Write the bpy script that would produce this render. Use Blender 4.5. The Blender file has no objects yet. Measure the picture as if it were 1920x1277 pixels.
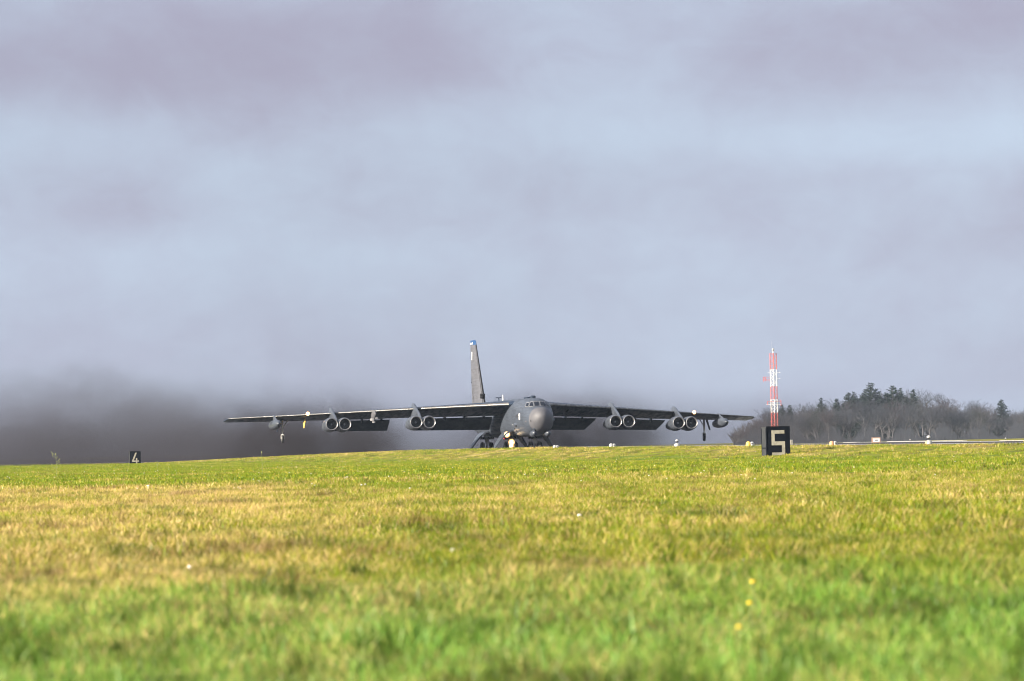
import bpy, math, random
import numpy as np
from mathutils import Matrix, Vector
R = math.radians
sc = bpy.context.scene
COL = sc.collection
random.seed(7); rng = np.random.default_rng(11)

# ------------------------------------------------------------------ camera
cam_d = bpy.data.cameras.new("camera"); cam = bpy.data.objects.new("camera", cam_d); COL.objects.link(cam)
cam_d.sensor_width = 36; cam_d.lens = 187.5; cam_d.clip_start = 0.3; cam_d.clip_end = 12000
CAMZ = 0.8
cam.matrix_world = Matrix.Translation((0, 0, CAMZ)) @ Matrix.Rotation(R(90 + 1.1515), 4, 'X') @ Matrix.Rotation(R(-1.289), 4, 'Z')
cam_d.dof.use_dof = True; cam_d.dof.focus_distance = 420; cam_d.dof.aperture_fstop = 6.6
sc.camera = cam

# ------------------------------------------------------------------ world, sun, exposure
SUN_AZ, SUN_EL = R(60), R(20)          # azimuth to the left of the direction from the scene back to the camera
sun_dir = Vector((-math.sin(SUN_AZ) * math.cos(SUN_EL), -math.cos(SUN_AZ) * math.cos(SUN_EL), math.sin(SUN_EL)))
sd = bpy.data.lights.new("sun", 'SUN'); sd.energy = 5.0; sd.angle = R(0.6); sd.color = (1.0, 0.89, 0.74)
so = bpy.data.objects.new("sun", sd); COL.objects.link(so); so.rotation_euler = sun_dir.to_track_quat('Z', 'Y').to_euler()
so.location = (-60, -40, 60)

w = bpy.data.worlds.new("World"); sc.world = w; w.use_nodes = True
nt = w.node_tree; nt.nodes.clear()
def N(t, typ, **kw):
    n = t.nodes.new(typ)
    for k, v in kw.items(): setattr(n, k, v)
    return n
def math_n(t, op, a, b=None, c=None, clamp=False):
    n = N(t, 'ShaderNodeMath', operation=op); n.use_clamp = clamp
    for i, v in enumerate((a, b, c)):
        if v is None: continue
        if isinstance(v, (int, float)): n.inputs[i].default_value = v
        else: t.links.new(v, n.inputs[i])
    return n.outputs[0]
def mixc(t, f, a, b):
    n = N(t, 'ShaderNodeMix', data_type='RGBA')
    for s, v in ((n.inputs[0], f), (n.inputs[6], a), (n.inputs[7], b)):
        if isinstance(v, (int, float)): s.default_value = v
        elif isinstance(v, tuple): s.default_value = (*v, 1) if len(v) == 3 else v
        else: t.links.new(v, s)
    return n.outputs[2]
def mul(t, *a):
    r_ = a[0]
    for x in a[1:]: r_ = math_n(t, 'MULTIPLY', r_, x)
    return r_
def smooth(t, v, a, b, to0=0.0, to1=1.0):
    n = N(t, 'ShaderNodeMapRange', interpolation_type='SMOOTHSTEP')
    if isinstance(v, (int, float)): n.inputs[0].default_value = v
    else: t.links.new(v, n.inputs[0])
    n.inputs[1].default_value = a; n.inputs[2].default_value = b; n.inputs[3].default_value = to0; n.inputs[4].default_value = to1
    return n.outputs[0]
def noise(t, vec, scale, detail=3, rough=0.5, dist=0.0, loc=(0, 0, 0), sc3=(1, 1, 1)):
    m = N(t, 'ShaderNodeMapping'); m.inputs['Location'].default_value = loc; m.inputs['Scale'].default_value = sc3
    t.links.new(vec, m.inputs[0])
    n = N(t, 'ShaderNodeTexNoise'); n.inputs['Scale'].default_value = scale; n.inputs['Detail'].default_value = detail
    n.inputs['Roughness'].default_value = rough; n.inputs['Distortion'].default_value = dist
    t.links.new(m.outputs[0], n.inputs['Vector'])
    return n.outputs[0]
sky = N(nt, 'ShaderNodeTexSky', sky_type='NISHITA'); sky.sun_disc = False
sky.sun_elevation = SUN_EL; sky.sun_rotation = math.atan2(sun_dir.x, sun_dir.y); sky.air_density = 1.0; sky.dust_density = 1.5
bg1 = N(nt, 'ShaderNodeBackground'); bg1.inputs[1].default_value = 0.05; nt.links.new(sky.outputs[0], bg1.inputs[0])
tc = N(nt, 'ShaderNodeTexCoord')
sep = N(nt, 'ShaderNodeSeparateXYZ'); nt.links.new(tc.outputs['Generated'], sep.inputs[0])
dirv = tc.outputs['Generated']
n1 = noise(nt, dirv, 11, 5, 0.55, 1.1, loc=(0.31, 0, 0.2), sc3=(1, 1, 1.9))
n2 = noise(nt, dirv, 30, 4, 0.55, 0.8, loc=(1.3, 0.4, 0.1), sc3=(1, 1, 1.3))
n3 = noise(nt, dirv, 5, 2, 0.5, 0.2, loc=(4.1, 2.4, 0.9), sc3=(1, 1, 3))
# banks of cloud seen here (azimuth x, elevation z, both as sine), same cloud stuff as everywhere
def bank(x0, z0, rx, rz, amp):
    a = math_n(nt, 'DIVIDE', math_n(nt, 'SUBTRACT', sep.outputs[0], x0), rx)
    b = math_n(nt, 'DIVIDE', math_n(nt, 'SUBTRACT', sep.outputs[2], z0), rz)
    d = math_n(nt, 'ADD', math_n(nt, 'MULTIPLY', a, a), math_n(nt, 'MULTIPLY', b, b))
    e = math_n(nt, 'EXPONENT', math_n(nt, 'MULTIPLY', d, -1.0))
    front = smooth(nt, sep.outputs[1], 0.0, 0.5)
    return math_n(nt, 'MULTIPLY', math_n(nt, 'MULTIPLY', e, amp*.8), front)
v = math_n(nt, 'ADD', math_n(nt, 'MULTIPLY', n1, 0.55), math_n(nt, 'MULTIPLY', n2, 0.45))
n4 = noise(nt, dirv, 85, 5, 0.6, 1.4, loc=(2.3, 0.7, 1.1), sc3=(1, 1, 1.6))
v = math_n(nt, 'ADD', math_n(nt, 'SUBTRACT', v, 0.5), math_n(nt, 'MULTIPLY', math_n(nt, 'SUBTRACT', n4, 0.5), 0.22))
v = math_n(nt, 'MULTIPLY', v, 1.5)
banks = [(-0.060, 0.074, 0.060, 0.0125, 0.75), (0.08, 0.077, 0.05, 0.012, 0.5), (-0.070, 0.0455, 0.014, 0.006, 0.38), (-0.02, 0.044, 0.03, 0.005, 0.14), (0.03, 0.047, 0.07, 0.008, 0.12),
         (0.075, 0.0375, 0.05, 0.005, 0.16), (-0.085, 0.061, 0.03, 0.006, -0.30), (0.08, 0.0565, 0.05, 0.0055, -0.55), (0.0, 0.060, 0.03, 0.006, -0.28),
         (-0.04, 0.035, 0.05, 0.006, -0.10)]
for b in banks: v = math_n(nt, 'ADD', v, bank(*b))
f = smooth(nt, v, -0.55, 0.75)
ccol = mixc(nt, f, (0.264, 0.314, 0.392), (0.196, 0.190, 0.256))
hz = smooth(nt, sep.outputs[2], -0.02, 0.045, 1, 0)
ccol = mixc(nt, math_n(nt, 'MULTIPLY', hz, 0.55), ccol, (0.248, 0.268, 0.340))
mott = smooth(nt, n3, 0.3, 0.7, 0.94, 1.05)
mm = N(nt, 'ShaderNodeVectorMath', operation='SCALE'); nt.links.new(ccol, mm.inputs[0]); nt.links.new(mott, mm.inputs['Scale'])
bg2 = N(nt, 'ShaderNodeBackground'); bg2.inputs[1].default_value = 0.78; nt.links.new(mm.outputs[0], bg2.inputs[0])
mx = N(nt, 'ShaderNodeMixShader'); mx.inputs[0].default_value = 0.92
nt.links.new(bg1.outputs[0], mx.inputs[1]); nt.links.new(bg2.outputs[0], mx.inputs[2])
wo = N(nt, 'ShaderNodeOutputWorld'); nt.links.new(mx.outputs[0], wo.inputs[0])

sc.view_settings.view_transform = 'Standard'; sc.view_settings.look = 'None'; sc.view_settings.gamma = 1
sc.view_settings.use_curve_mapping = False; sc.view_settings.exposure = 1.45
sc.render.engine = 'CYCLES'
cy = sc.cycles
cy.max_bounces = 6; cy.diffuse_bounces = 3; cy.glossy_bounces = 3; cy.volume_bounces = 0; cy.transparent_max_bounces = 8
cy.use_denoising = True; cy.volume_max_steps = 256; cy.volume_step_rate = 1.0; cy.caustics_reflective = False; cy.caustics_refractive = False
cy.sample_clamp_indirect = 4
cy.filter_width = 1.1

# ------------------------------------------------------------------ helpers
def yh(x): return 839.5 - 0.0225 * (x - 960)          # horizon in the photograph
def at(x, D, y=None):
    X = (x - 960) / 10000 * D
    return X if y is None else (X, D, CAMZ + (yh(x) - y) / 10000 * D)
class MB:
    def __init__(s): s.v = []; s.f = []; s.m = []; s.mi = 0; s.mats = None
    def add(s, vs, fs):
        o = len(s.v); s.v += [tuple(p) for p in vs]; s.f += [tuple(i + o for i in f) for f in fs]; s.m += [s.mi] * len(fs); return s
    def box(s, x0, x1, y0, y1, z0, z1):
        return s.add([(x0,y0,z0),(x1,y0,z0),(x1,y1,z0),(x0,y1,z0),(x0,y0,z1),(x1,y0,z1),(x1,y1,z1),(x0,y1,z1)],
                     [(0,3,2,1),(4,5,6,7),(0,1,5,4),(1,2,6,5),(2,3,7,6),(3,0,4,7)])
    def loft(s, rings, cap=True, closed=True):
        n = len(rings[0]); vs = [p for r in rings for p in r]; fs = []
        for i in range(len(rings) - 1):
            for j in range(n if closed else n - 1):
                k = (j + 1) % n
                fs.append((i*n+j, i*n+k, (i+1)*n+k, (i+1)*n+j))
        if cap: fs.append(tuple(range(n - 1, -1, -1))); fs.append(tuple((len(rings)-1)*n + j for j in range(n)))
        return s.add(vs, fs)
    def tube(s, pts, rad, n=8, cap=True):
        pts = [Vector(p) for p in pts]
        if isinstance(rad, (int, float)): rad = [rad] * len(pts)
        rings = []
        for i, p in enumerate(pts):
            d = (pts[min(i+1, len(pts)-1)] - pts[max(i-1, 0)]).normalized()
            a = d.cross(Vector((0, 0, 1)) if abs(d.z) < .9 else Vector((1, 0, 0))).normalized(); b = d.cross(a)
            rings.append([p + (a*math.cos(2*math.pi*k/n) + b*math.sin(2*math.pi*k/n))*rad[i] for k in range(n)])
        return s.loft(rings, cap)
    def lathe(s, c, axis, prof, n=24, cap=False):
        """prof: (distance along axis, radius)"""
        c = Vector(c); d = Vector(axis).normalized()
        a = d.cross(Vector((0, 0, 1)) if abs(d.z) < .9 else Vector((1, 0, 0))).normalized(); b = d.cross(a)
        rings = [[c + d*q + (a*math.cos(2*math.pi*k/n) + b*math.sin(2*math.pi*k/n))*r for k in range(n)] for q, r in prof]
        return s.loft(rings, cap)
    def build(s, name, mat, parent=None, smooth=None, **props):
        me = bpy.data.meshes.new(name); me.from_pydata(s.v, [], s.f)
        for m_ in (mat if isinstance(mat, (list, tuple)) else [mat]): me.materials.append(m_)
        if any(s.m): me.polygons.foreach_set('material_index', s.m)
        if smooth is not None:
            me.polygons.foreach_set('use_smooth', [True] * len(me.polygons))
            if smooth < 180: me.set_sharp_from_angle(angle=R(smooth))
        me.update()
        return link(name, me, parent, **props)
def link(name, me, parent=None, **props):
    o = bpy.data.objects.new(name, me); COL.objects.link(o)
    if parent: o.parent = parent
    for k, v_ in props.items(): o[k] = v_
    return o
def empty(name, label, cat, loc=(0, 0, 0), rot=(0, 0, 0), group=None):
    o = bpy.data.objects.new(name, None); COL.objects.link(o); o.empty_display_size = .3
    o.location = loc; o.rotation_euler = rot; o['label'] = label; o['category'] = cat
    if group: o['group'] = group
    return o
def copy_tree(o, parent=None):
    c = o.copy(); COL.objects.link(c)
    if parent: c.parent = parent
    for ch in o.children: copy_tree(ch, c)
    return c

# ------------------------------------------------------------------ materials
def mat(name, col, rough=0.6, metal=0.0, var=0.0, vscale=3.0, sc3=(1, 1, 1), bump=0.0, emit=None, es=0.0, spec=0.5, space='Object'):
    m = bpy.data.materials.new(name); m.use_nodes = True; t = m.node_tree; b = t.nodes['Principled BSDF']
    b.inputs['Roughness'].default_value = rough; b.inputs['Metallic'].default_value = metal
    b.inputs['Specular IOR Level'].default_value = spec
    b.inputs['Base Color'].default_value = (*col, 1)
    if var > 0:
        c = N(t, 'ShaderNodeTexCoord')
        n = noise(t, c.outputs[space], vscale, 5, 0.62, sc3=sc3)
        fct = smooth(t, n, 0.3, 0.7)
        t.links.new(mixc(t, fct, tuple(x*(1-var) for x in col), tuple(min(1, x*(1+var)) for x in col)), b.inputs['Base Color'])
        t.links.new(smooth(t, n, 0.3, 0.7, max(.05, rough-.1), min(1, rough+.1)), b.inputs['Roughness'])
        if bump > 0:
            bp = N(t, 'ShaderNodeBump'); bp.inputs['Strength'].default_value = bump; bp.inputs['Distance'].default_value = .02
            t.links.new(n, bp.inputs['Height']); t.links.new(bp.outputs[0], b.inputs['Normal'])
    if emit: b.inputs['Emission Color'].default_value = (*emit, 1); b.inputs['Emission Strength'].default_value = es
    return m
def paint_mat(name, col, rough=.42, k=1.0, zs=True):
    """aircraft paint: faded patches, streaks that run aft and fine seams between skin panels"""
    m = bpy.data.materials.new(name); m.use_nodes = True; t = m.node_tree; b = t.nodes['Principled BSDF']
    c = N(t, 'ShaderNodeTexCoord').outputs['Object']
    a = smooth(t, noise(t, c, 0.5, 5, 0.6), .3, .7); s_ = smooth(t, noise(t, c, 1.6, 4, .6, sc3=(1.5, .15, 2.2)), .35, .7)
    c1 = mixc(t, a, tuple(x*(1-.14*k) for x in col), tuple(x*(1+.14*k) for x in col))
    c2 = mixc(t, math_n(t, 'MULTIPLY', s_, .35*k), c1, tuple(x*.62 for x in col))
    def seam(axis, per, wd):
        s3 = N(t, 'ShaderNodeSeparateXYZ'); t.links.new(c, s3.inputs[0])
        q = math_n(t, 'FRACT', math_n(t, 'MULTIPLY', s3.outputs[axis], 1/per))
        return math_n(t, 'LESS_THAN', q, wd/per)
    sm = math_n(t, 'MAXIMUM', seam(1, 1.27, .03), seam(2, .93, .022)) if zs else seam(0, 2.4, .03)
    b.inputs['Specular IOR Level'].default_value = .35 if zs else .18
    c3 = mixc(t, math_n(t, 'MULTIPLY', sm, .45*k), c2, tuple(x*.45 for x in col))
    t.links.new(c3, b.inputs['Base Color']); t.links.new(smooth(t, s_, 0, 1, rough-.05, rough+.15), b.inputs['Roughness'])
    return m
M = {}
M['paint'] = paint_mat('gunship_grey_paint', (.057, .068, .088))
M['paint_dark'] = paint_mat('flap_grey_shaded', (.020, .032, .054), .5, .5, False)  # flap underside's shade darkened into this copy of the airframe grey
M['paint_wing'] = paint_mat('wing_grey_shaded', (.022, .034, .058), .38, .3, False)  # airframe grey darkened so the wing carries its underside shade in the colour
M['radome'] = mat('radome_paint', (.086, .086, .096), .6, var=.12, vscale=1.2)
M['pod'] = mat('nacelle_paint', (.056, .065, .082), .38, var=.16, vscale=1.6, sc3=(1, .3, 1))
M['lip'] = mat('intake_lip_metal', (.24, .24, .25), .35, .6, var=.1, vscale=4)
M['black'] = mat('black_rubber_trim', (.008, .008, .010), .7, spec=.1)
M['intake'] = mat('intake_dark', (.02, .022, .028), .5)
M['fan'] = mat('fan_metal', (.09, .10, .115), .4, .5)
M['spin'] = mat('spinner_grey', (.55, .57, .60), .35)
M['fin'] = paint_mat('fin_grey_paint', (.098, .100, .114), .5, .5)
M['edge'] = mat('painted_edge_highlight', (.11, .105, .10), .28, var=.15, vscale=2)  # sun highlight along the wing's front painted in as a lighter grey
M['glass'] = mat('cockpit_glass', (.008, .011, .018), .15, spec=.3)
M['glass_frame'] = mat('window_frame_paint', (.25, .25, .26), .5)
M['white'] = mat('gear_white_paint', (.72, .70, .66), .45, var=.12, vscale=6)
M['steel'] = mat('oleo_steel', (.5, .5, .5), .3, .8)
M['tyre'] = mat('tyre_rubber', (.022, .022, .023), .75, var=.25, vscale=8)
M['blue'] = mat('fin_tip_blue', (.010, .055, .16), .5)
M['mark_w'] = mat('white_marking', (.82, .82, .80), .5)
M['mark_d'] = mat('dark_marking', (.035, .036, .042), .5)
M['tan'] = mat('sensor_tan', (.30, .19, .10), .5)
M['yel'] = mat('vane_yellow', (.75, .50, .12), .45)
M['lamp'] = mat('landing_lamp_glow', (1, .9, .7), .3, emit=(1.0, .80, .48), es=6)
M['ring'] = mat('lamp_halo_glow', (1, .7, .4), .3, emit=(1.0, .48, .18), es=.8)  # amber lens glow of the landing lamps, drawn as emissive halo rings
M['lamp2'] = mat('wing_lamp_glow', (1, .9, .7), .3, emit=(1.0, .62, .28), es=5)
M['red_l'] = mat('red_beacon_glow', (1, .1, .1), .3, emit=(1.0, .06, .08), es=2.2)
M['sign_b'] = mat('sign_black', (.005, .007, .012), .8, var=.3, vscale=4, spec=.08)
M['sign_s'] = mat('sign_side_grey', (.042, .045, .05), .8, var=.25, vscale=5, spec=.1)
M['sign_w'] = mat('sign_cream', (.30, .285, .235), .6, var=.22, vscale=7, sc3=(1, 1, .6))
M['mast_r'] = mat('mast_red', (.50, .085, .065), .5, var=.12, vscale=1)
M['mast_w'] = mat('mast_white', (.78, .77, .75), .5, var=.06, vscale=1)
M['bark'] = mat('bark', (.080, .076, .082), .9, var=.3, vscale=1.5)
M['twig'] = mat('winter_twigs', (.036, .039, .052), .9, var=.35, vscale=.35)  # distance haze tinted into the twig colour as a bluish cast
M['twig2'] = mat('reddish_twigs', (.050, .040, .048), .9, var=.3, vscale=.35)
M['twig3'] = mat('olive_twigs', (.036, .040, .038), .9, var=.3, vscale=.35)
M['needle'] = mat('conifer_needles', (.014, .030, .026), .8, var=.45, vscale=.8)
M['lamp_w'] = mat('light_housing_white', (.42, .42, .41), .45, var=.1, vscale=9)
M['lamp_y'] = mat('light_housing_yellow', (.80, .55, .10), .5)
M['lamp_o'] = mat('light_housing_orange', (.62, .30, .16), .5)
M['brown'] = mat('board_frame_brown', (.42, .27, .19), .7)
M['pet_y'] = mat('petal_yellow', (.85, .62, .02), .6)
M['pet_w'] = mat('petal_white', (.80, .79, .76), .7)
M['mush'] = mat('mushroom_cap', (.72, .66, .60), .7, var=.12, vscale=30)
M['stalk'] = mat('dry_stalk', (.22, .24, .09), .8)
M['asphalt'] = mat('asphalt', (.060, .056, .058), 1.0, var=.2, vscale=.4, spec=.05)
M['edge_strip'] = mat('edge_strip_grey', (.34, .33, .32), .8, var=.15, vscale=1)
M['line'] = mat('runway_white_paint', (.78, .78, .76), .6, var=.1, vscale=1)

# ------------------------------------------------------------------ terrain (runway frame: u along, v across; origin under the aircraft's nose)
TH = R(9.5); NOSE = (2.88, 531.0)
du = np.array((-math.sin(TH), math.cos(TH))); dv = np.array((math.cos(TH), math.sin(TH)))
def uv(x, y):
    a = np.asarray(x, float) - NOSE[0]; b = np.asarray(y, float) - NOSE[1]
    return a*du[0] + b*du[1], a*dv[0] + b*dv[1]
def xy(u, v_): return NOSE[0] + u*du[0] + v_*dv[0], NOSE[1] + u*du[1] + v_*dv[1]
def ss(a, b, x):
    t = np.clip((x - a)/(b - a), 0, 1); return t*t*(3 - 2*t)
def hgt_uv(u, v_):
    V = np.interp(u, [-520, -400, -300, -230, -180, -130, -80, -16, 30, 90], [0, .16, .48, .64, .76, .765, .62, .36, .10, 0])
    Rw = np.interp(u, [-520, -400, -300, -230, -180, -130, -80, -30, 0], [0, .16, .44, .47, .49, .44, .28, .06, 0])
    F = np.interp(u, [-520, -400, -300, -120, -70, -45, -12, 100, 300, 900], [0, .16, .3, .33, .38, .50, .57, .42, .34, .25])
    w0 = ss(-40.5, -31.5, v_)
    z = w0*V
    a = ss(-30, -8, v_); b = ss(8, 31, v_)
    z = z*(1-a) + Rw*a; z = z*(1-b) + F*b
    far = ss(400, 1500, u)
    z = z + 0.02*np.sin(u*.13 + v_*.05)*ss(-50, -60, -np.abs(v_))*0
    return z
def hgt(x, y):
    u, v_ = uv(x, y)
    x = np.asarray(x, float); y = np.asarray(y, float)
    tuss = (0.055*np.sin(x*1.3 + .7*np.sin(y*.31)) * np.sin(y*.47 + 1.1*np.sin(x*.8)) + .02*np.sin(x*3.1+y*.9)*np.sin(y*1.7)) * (1 - ss(-45, -36, v_)) * (1 - ss(120, 320, y))
    return hgt_uv(u, v_) + tuss
vl = sorted(set([-6000, -3000, -1500, -700, -350, -200, -140, -100, -80, -70, -62, -55, -50] + list(np.arange(-47, -27, 1.0)) + [-30.5, -24, -20, -15, -10, -5, 0, 5, 10, 15, 20, 24, 27, 29, 30.5, 33, 40, 60, 100, 160, 250, 400, 700, 1200, 2500, 6000]))
ul = sorted(set([-3000, -1500, -800, -650] + list(np.arange(-560, 130, 8.0)) + [150, 200, 260, 340, 450, 600, 800, 1000, 1300, 1700, 2400, 4000, 8000]))
def sheet(name, us, vs, dz, m, off=0.0, **p):
    U, V_ = np.meshgrid(us, vs, indexing='ij'); X, Y = xy(U, V_); Z = hgt_uv(U, V_) + dz
    n1_, n2_ = U.shape
    vs_ = np.stack([X.ravel(), Y.ravel(), Z.ravel()], 1)
    idx = np.arange(n1_*n2_).reshape(n1_, n2_)
    fs = np.stack([idx[:-1, :-1].ravel(), idx[:-1, 1:].ravel(), idx[1:, 1:].ravel(), idx[1:, :-1].ravel()], 1)
    me = bpy.data.meshes.new(name); me.from_pydata(vs_.tolist(), [], fs.tolist()); me.materials.append(m)
    me.polygons.foreach_set('use_smooth', [True]*len(me.polygons)); me.update()
    return link(name, me, None, kind='structure', **p)

def grass_colour(t, blades):
    """world-position driven turf colours: lush green, yellow green, straw; returns a colour socket"""
    g = N(t, 'ShaderNodeNewGeometry').outputs['Position']
    s3 = N(t, 'ShaderNodeSeparateXYZ'); t.links.new(g, s3.inputs[0])
    X, Y = s3.outputs[0], s3.outputs[1]
    # across-runway coordinate
    vv = math_n(t, 'ADD', math_n(t, 'MULTIPLY', math_n(t, 'SUBTRACT', X, NOSE[0]), float(dv[0])), math_n(t, 'MULTIPLY', math_n(t, 'SUBTRACT', Y, NOSE[1]), float(dv[1])))
    big = noise(t, g, .055, 3, .55, .3, loc=(3.1, 7.7, 0), sc3=(2.6, .8, 0))
    mid = noise(t, g, .36, 4, .6, .3, loc=(0, 2.7, 0), sc3=(2.2, .6, 0))
    fin = noise(t, g, 3.3, 3, .6, sc3=(1, .5, 0))
    # mown dry strip in the middle distance, wetter ground near the camera and in a belt before the verge
    belt = math_n(t, 'MULTIPLY', smooth(t, Y, 19, 36), smooth(t, Y, 115, 165, 1, 0))
    verge = smooth(t, vv, -40, -35)
    dryb = math_n(t, 'MAXIMUM', math_n(t, 'MULTIPLY', belt, .32), math_n(t, 'MULTIPLY', verge, .34))
    lft = math_n(t, 'MULTIPLY', math_n(t, 'MULTIPLY', smooth(t, math_n(t, 'DIVIDE', X, Y), -.02, -.06), belt), .34)
    dry = math_n(t, 'ADD', math_n(t, 'ADD', dryb, lft), math_n(t, 'ADD', math_n(t, 'MULTIPLY', math_n(t, 'SUBTRACT', big, .5), 1.5), math_n(t, 'MULTIPLY', math_n(t, 'SUBTRACT', mid, .5), 1.5)))
    dry = math_n(t, 'ADD', dry, math_n(t, 'MULTIPLY', math_n(t, 'SUBTRACT', fin, .5), .5))
    if blades is not None: dry = math_n(t, 'ADD', dry, blades)
    near = smooth(t, Y, 21, 38)
    lush = mixc(t, near, (.160, .32, .048), (.165, .245, .006))
    yg = mixc(t, near, (.35, .43, .085), (.34, .32, .022))
    c1 = mixc(t, smooth(t, dry, -.15, .30), lush, yg)
    c2 = mixc(t, smooth(t, dry, .30, .85), c1, (.68, .50, .21))
    dk = noise(t, g, .8, 4, .65, .6, loc=(1, 6, 0), sc3=(1.1, .5, 0))
    c2 = mixc(t, math_n(t, 'MULTIPLY', smooth(t, dk, .50, .66), .72), c2, (.045, .085, .006))
    dk2 = noise(t, g, 5.0, 3, .6, .6, loc=(4, 2, 0), sc3=(1.1, .45, 0))
    c2 = mixc(t, mul(t, smooth(t, dk2, .47, .62), smooth(t, Y, 80, 24), .80), c2, (.050, .095, .008))
    bs = noise(t, g, .7, 4, .7, .5, loc=(9, 3, 0), sc3=(1, .45, 0))
    brown = math_n(t, 'MULTIPLY', math_n(t, 'MULTIPLY', smooth(t, bs, .50, .60), smooth(t, dry, -.05, .35)), .60)
    return mixc(t, brown, c2, (.150, .085, .038)), dry
gm = bpy.data.materials.new('turf_soil'); gm.use_nodes = True; t = gm.node_tree
c_, _ = grass_colour(t, None)
b = t.nodes['Principled BSDF']; t.links.new(mixc(t, .45, c_, (.06, .07, .02)), b.inputs['Base Color']); b.inputs['Roughness'].default_value = 1; b.inputs['Specular IOR Level'].default_value = .1
sheet('ground', ul, vl, 0.0, gm)
rl = [u for u in ul if -560 <= u <= 1400]
sheet('runway', rl, [v_ for v_ in vl if -30.5 <= v_ <= 30.5], .006, M['asphalt'])
def line(name, u0, u1, v0, v1):
    us = sorted(set([u0, u1] + [u for u in ul if u0 < u < u1])); return sheet(name, us, [v0, v1], .011, M['line'])
line('runway_edge_line', -540, 1000, 28.6, 29.5); line('runway_edge_line', -540, 1000, -29.5, -28.6)
def edge_strip(u0, u1):  # raised strip standing in for the runway's far white edge line
    us = sorted(set([u0, u1] + [u for u in ul if u0 < u < u1])); m_ = []
    rr = []
    for u in us:
        z = float(hgt_uv(u, 31.2)); a = xy(u, 31.0); b_ = xy(u, 31.35)
        rr.append([(*a, z-.05), (*b_, z-.05), (*b_, z+.045), (*a, z+.045)])
    o = MB().loft(rr).build('far_edge_strip', M['edge_strip']); o['kind'] = 'structure'
edge_strip(-330, -60); edge_strip(-47, -17); edge_strip(-4, 2)
for k in range(9): line('runway_centre_line', -500 + k*50, -470 + k*50, -.45, .45)

# ------------------------------------------------------------------ grass blades (stuff)
bm_ = bpy.data.materials.new('grass_blades'); bm_.use_nodes = True; t = bm_.node_tree; t.nodes.clear()
at_ = N(t, 'ShaderNodeAttribute', attribute_name='tone')
oi = N(t, 'ShaderNodeObjectInfo')
bl = math_n(t, 'ADD', math_n(t, 'MULTIPLY', math_n(t, 'SUBTRACT', at_.outputs['Fac'], .5), 1.1), math_n(t, 'MULTIPLY', math_n(t, 'SUBTRACT', oi.outputs['Random'], .5), .35))
gc, _ = grass_colour(t, bl)
d1 = N(t, 'ShaderNodeBsdfDiffuse'); t1 = N(t, 'ShaderNodeBsdfTranslucent'); g1 = N(t, 'ShaderNodeBsdfGlossy'); g1.inputs['Roughness'].default_value = .45
t.links.new(gc, d1.inputs[0]); t.links.new(gc, t1.inputs[0])
m1 = N(t, 'ShaderNodeMixShader'); m1.inputs[0].default_value = .33; t.links.new(d1.outputs[0], m1.inputs[1]); t.links.new(t1.outputs[0], m1.inputs[2])
m2 = N(t, 'ShaderNodeMixShader'); m2.inputs[0].default_value = .018; t.links.new(m1.outputs[0], m2.inputs[1]); t.links.new(g1.outputs[0], m2.inputs[2])
t.links.new(m2.outputs[0], N(t, 'ShaderNodeOutputMaterial').inputs[0])
tcol = bpy.data.collections.new('grass_tufts')
def tuft(name, nb, rad, h0, h1, wd):
    vs, fs, tone = [], [], []
    for i in range(nb):
        r_ = rad*math.sqrt(random.random()); a = random.uniform(0, 6.283); x, y = r_*math.cos(a), r_*math.sin(a)
        h = random.uniform(h0, h1)*(1.0 - .35*r_/rad); lean = random.uniform(.1, .75)*h; la = random.uniform(0, 6.283)
        fa = random.uniform(0, 6.283); wx, wy = math.cos(fa)*wd/2, math.sin(fa)*wd/2; tn = random.random(); tn = tn**1.3
        o = len(vs)
        for k, (q, ww) in enumerate(((0, 1), (.5, .9), (.82, .55))):
            cx = x + math.cos(la)*lean*q*q; cy_ = y + math.sin(la)*lean*q*q; z = h*q*(1 - .12*q)
            vs += [(cx-wx*ww, cy_-wy*ww, z-.01), (cx+wx*ww, cy_+wy*ww, z-.01)]
        vs.append((x + math.cos(la)*lean, y + math.sin(la)*lean, h*.86))
        fs += [(o, o+1, o+3, o+2), (o+2, o+3, o+5, o+4), (o+4, o+5, o+6)]; tone += [tn]*7
    me = bpy.data.meshes.new(name); me.from_pydata(vs, [], fs); me.materials.append(bm_)
    me.attributes.new('tone', 'FLOAT', 'POINT').data.foreach_set('value', tone)
    o = bpy.data.objects.new(name, me); tcol.objects.link(o); return o
for k in range(4): tuft('tuft_a%d' % k, 46, .13, .035, .12, .0055)          # short turf
for k in range(3): tuft('tuft_b%d' % k, 46, .11, .09, .21, .007)           # taller tussocks
for k in range(3): tuft('tuft_c%d' % k, 60, .34, .04, .10, .013)           # coarse, for the far field
def in_view(n, D0, D1, pw):
    uu = rng.random(n); D = (D0**pw + uu*(D1**pw - D0**pw))**(1/pw)
    X = (rng.random(n)*2 - 1)*(.125*D + 5.0); return X, D
P = []
def field(n, D0, D1, pw, s0, s1, ids, clump=None):
    X, Y = in_view(n, D0, D1, pw)
    u, v_ = uv(X, Y); keep = v_ < -31.2
    if clump is not None:
        c = np.sin(X*clump + 1.7*np.sin(Y*clump*.5)) * np.sin(Y*clump*.8 + 2.1*np.sin(X*clump*.7)); keep &= c > .2
    X, Y = X[keep], Y[keep]; n = len(X)
    P.append((X, Y, hgt(X, Y), rng.uniform(s0, s1, n), rng.choice(ids, n), rng.uniform(0, 6.283, n)))
field(36000, 12.5, 42, 1.9, .8, 1.35, [0, 1, 2, 3])
field(10000, 12.5, 45, 1.9, .6, 1.15, [4, 5, 6], 1.5)
field(1100, 12.5, 60, 1.8, 1.0, 1.5, [4, 5, 6], .9)
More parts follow.
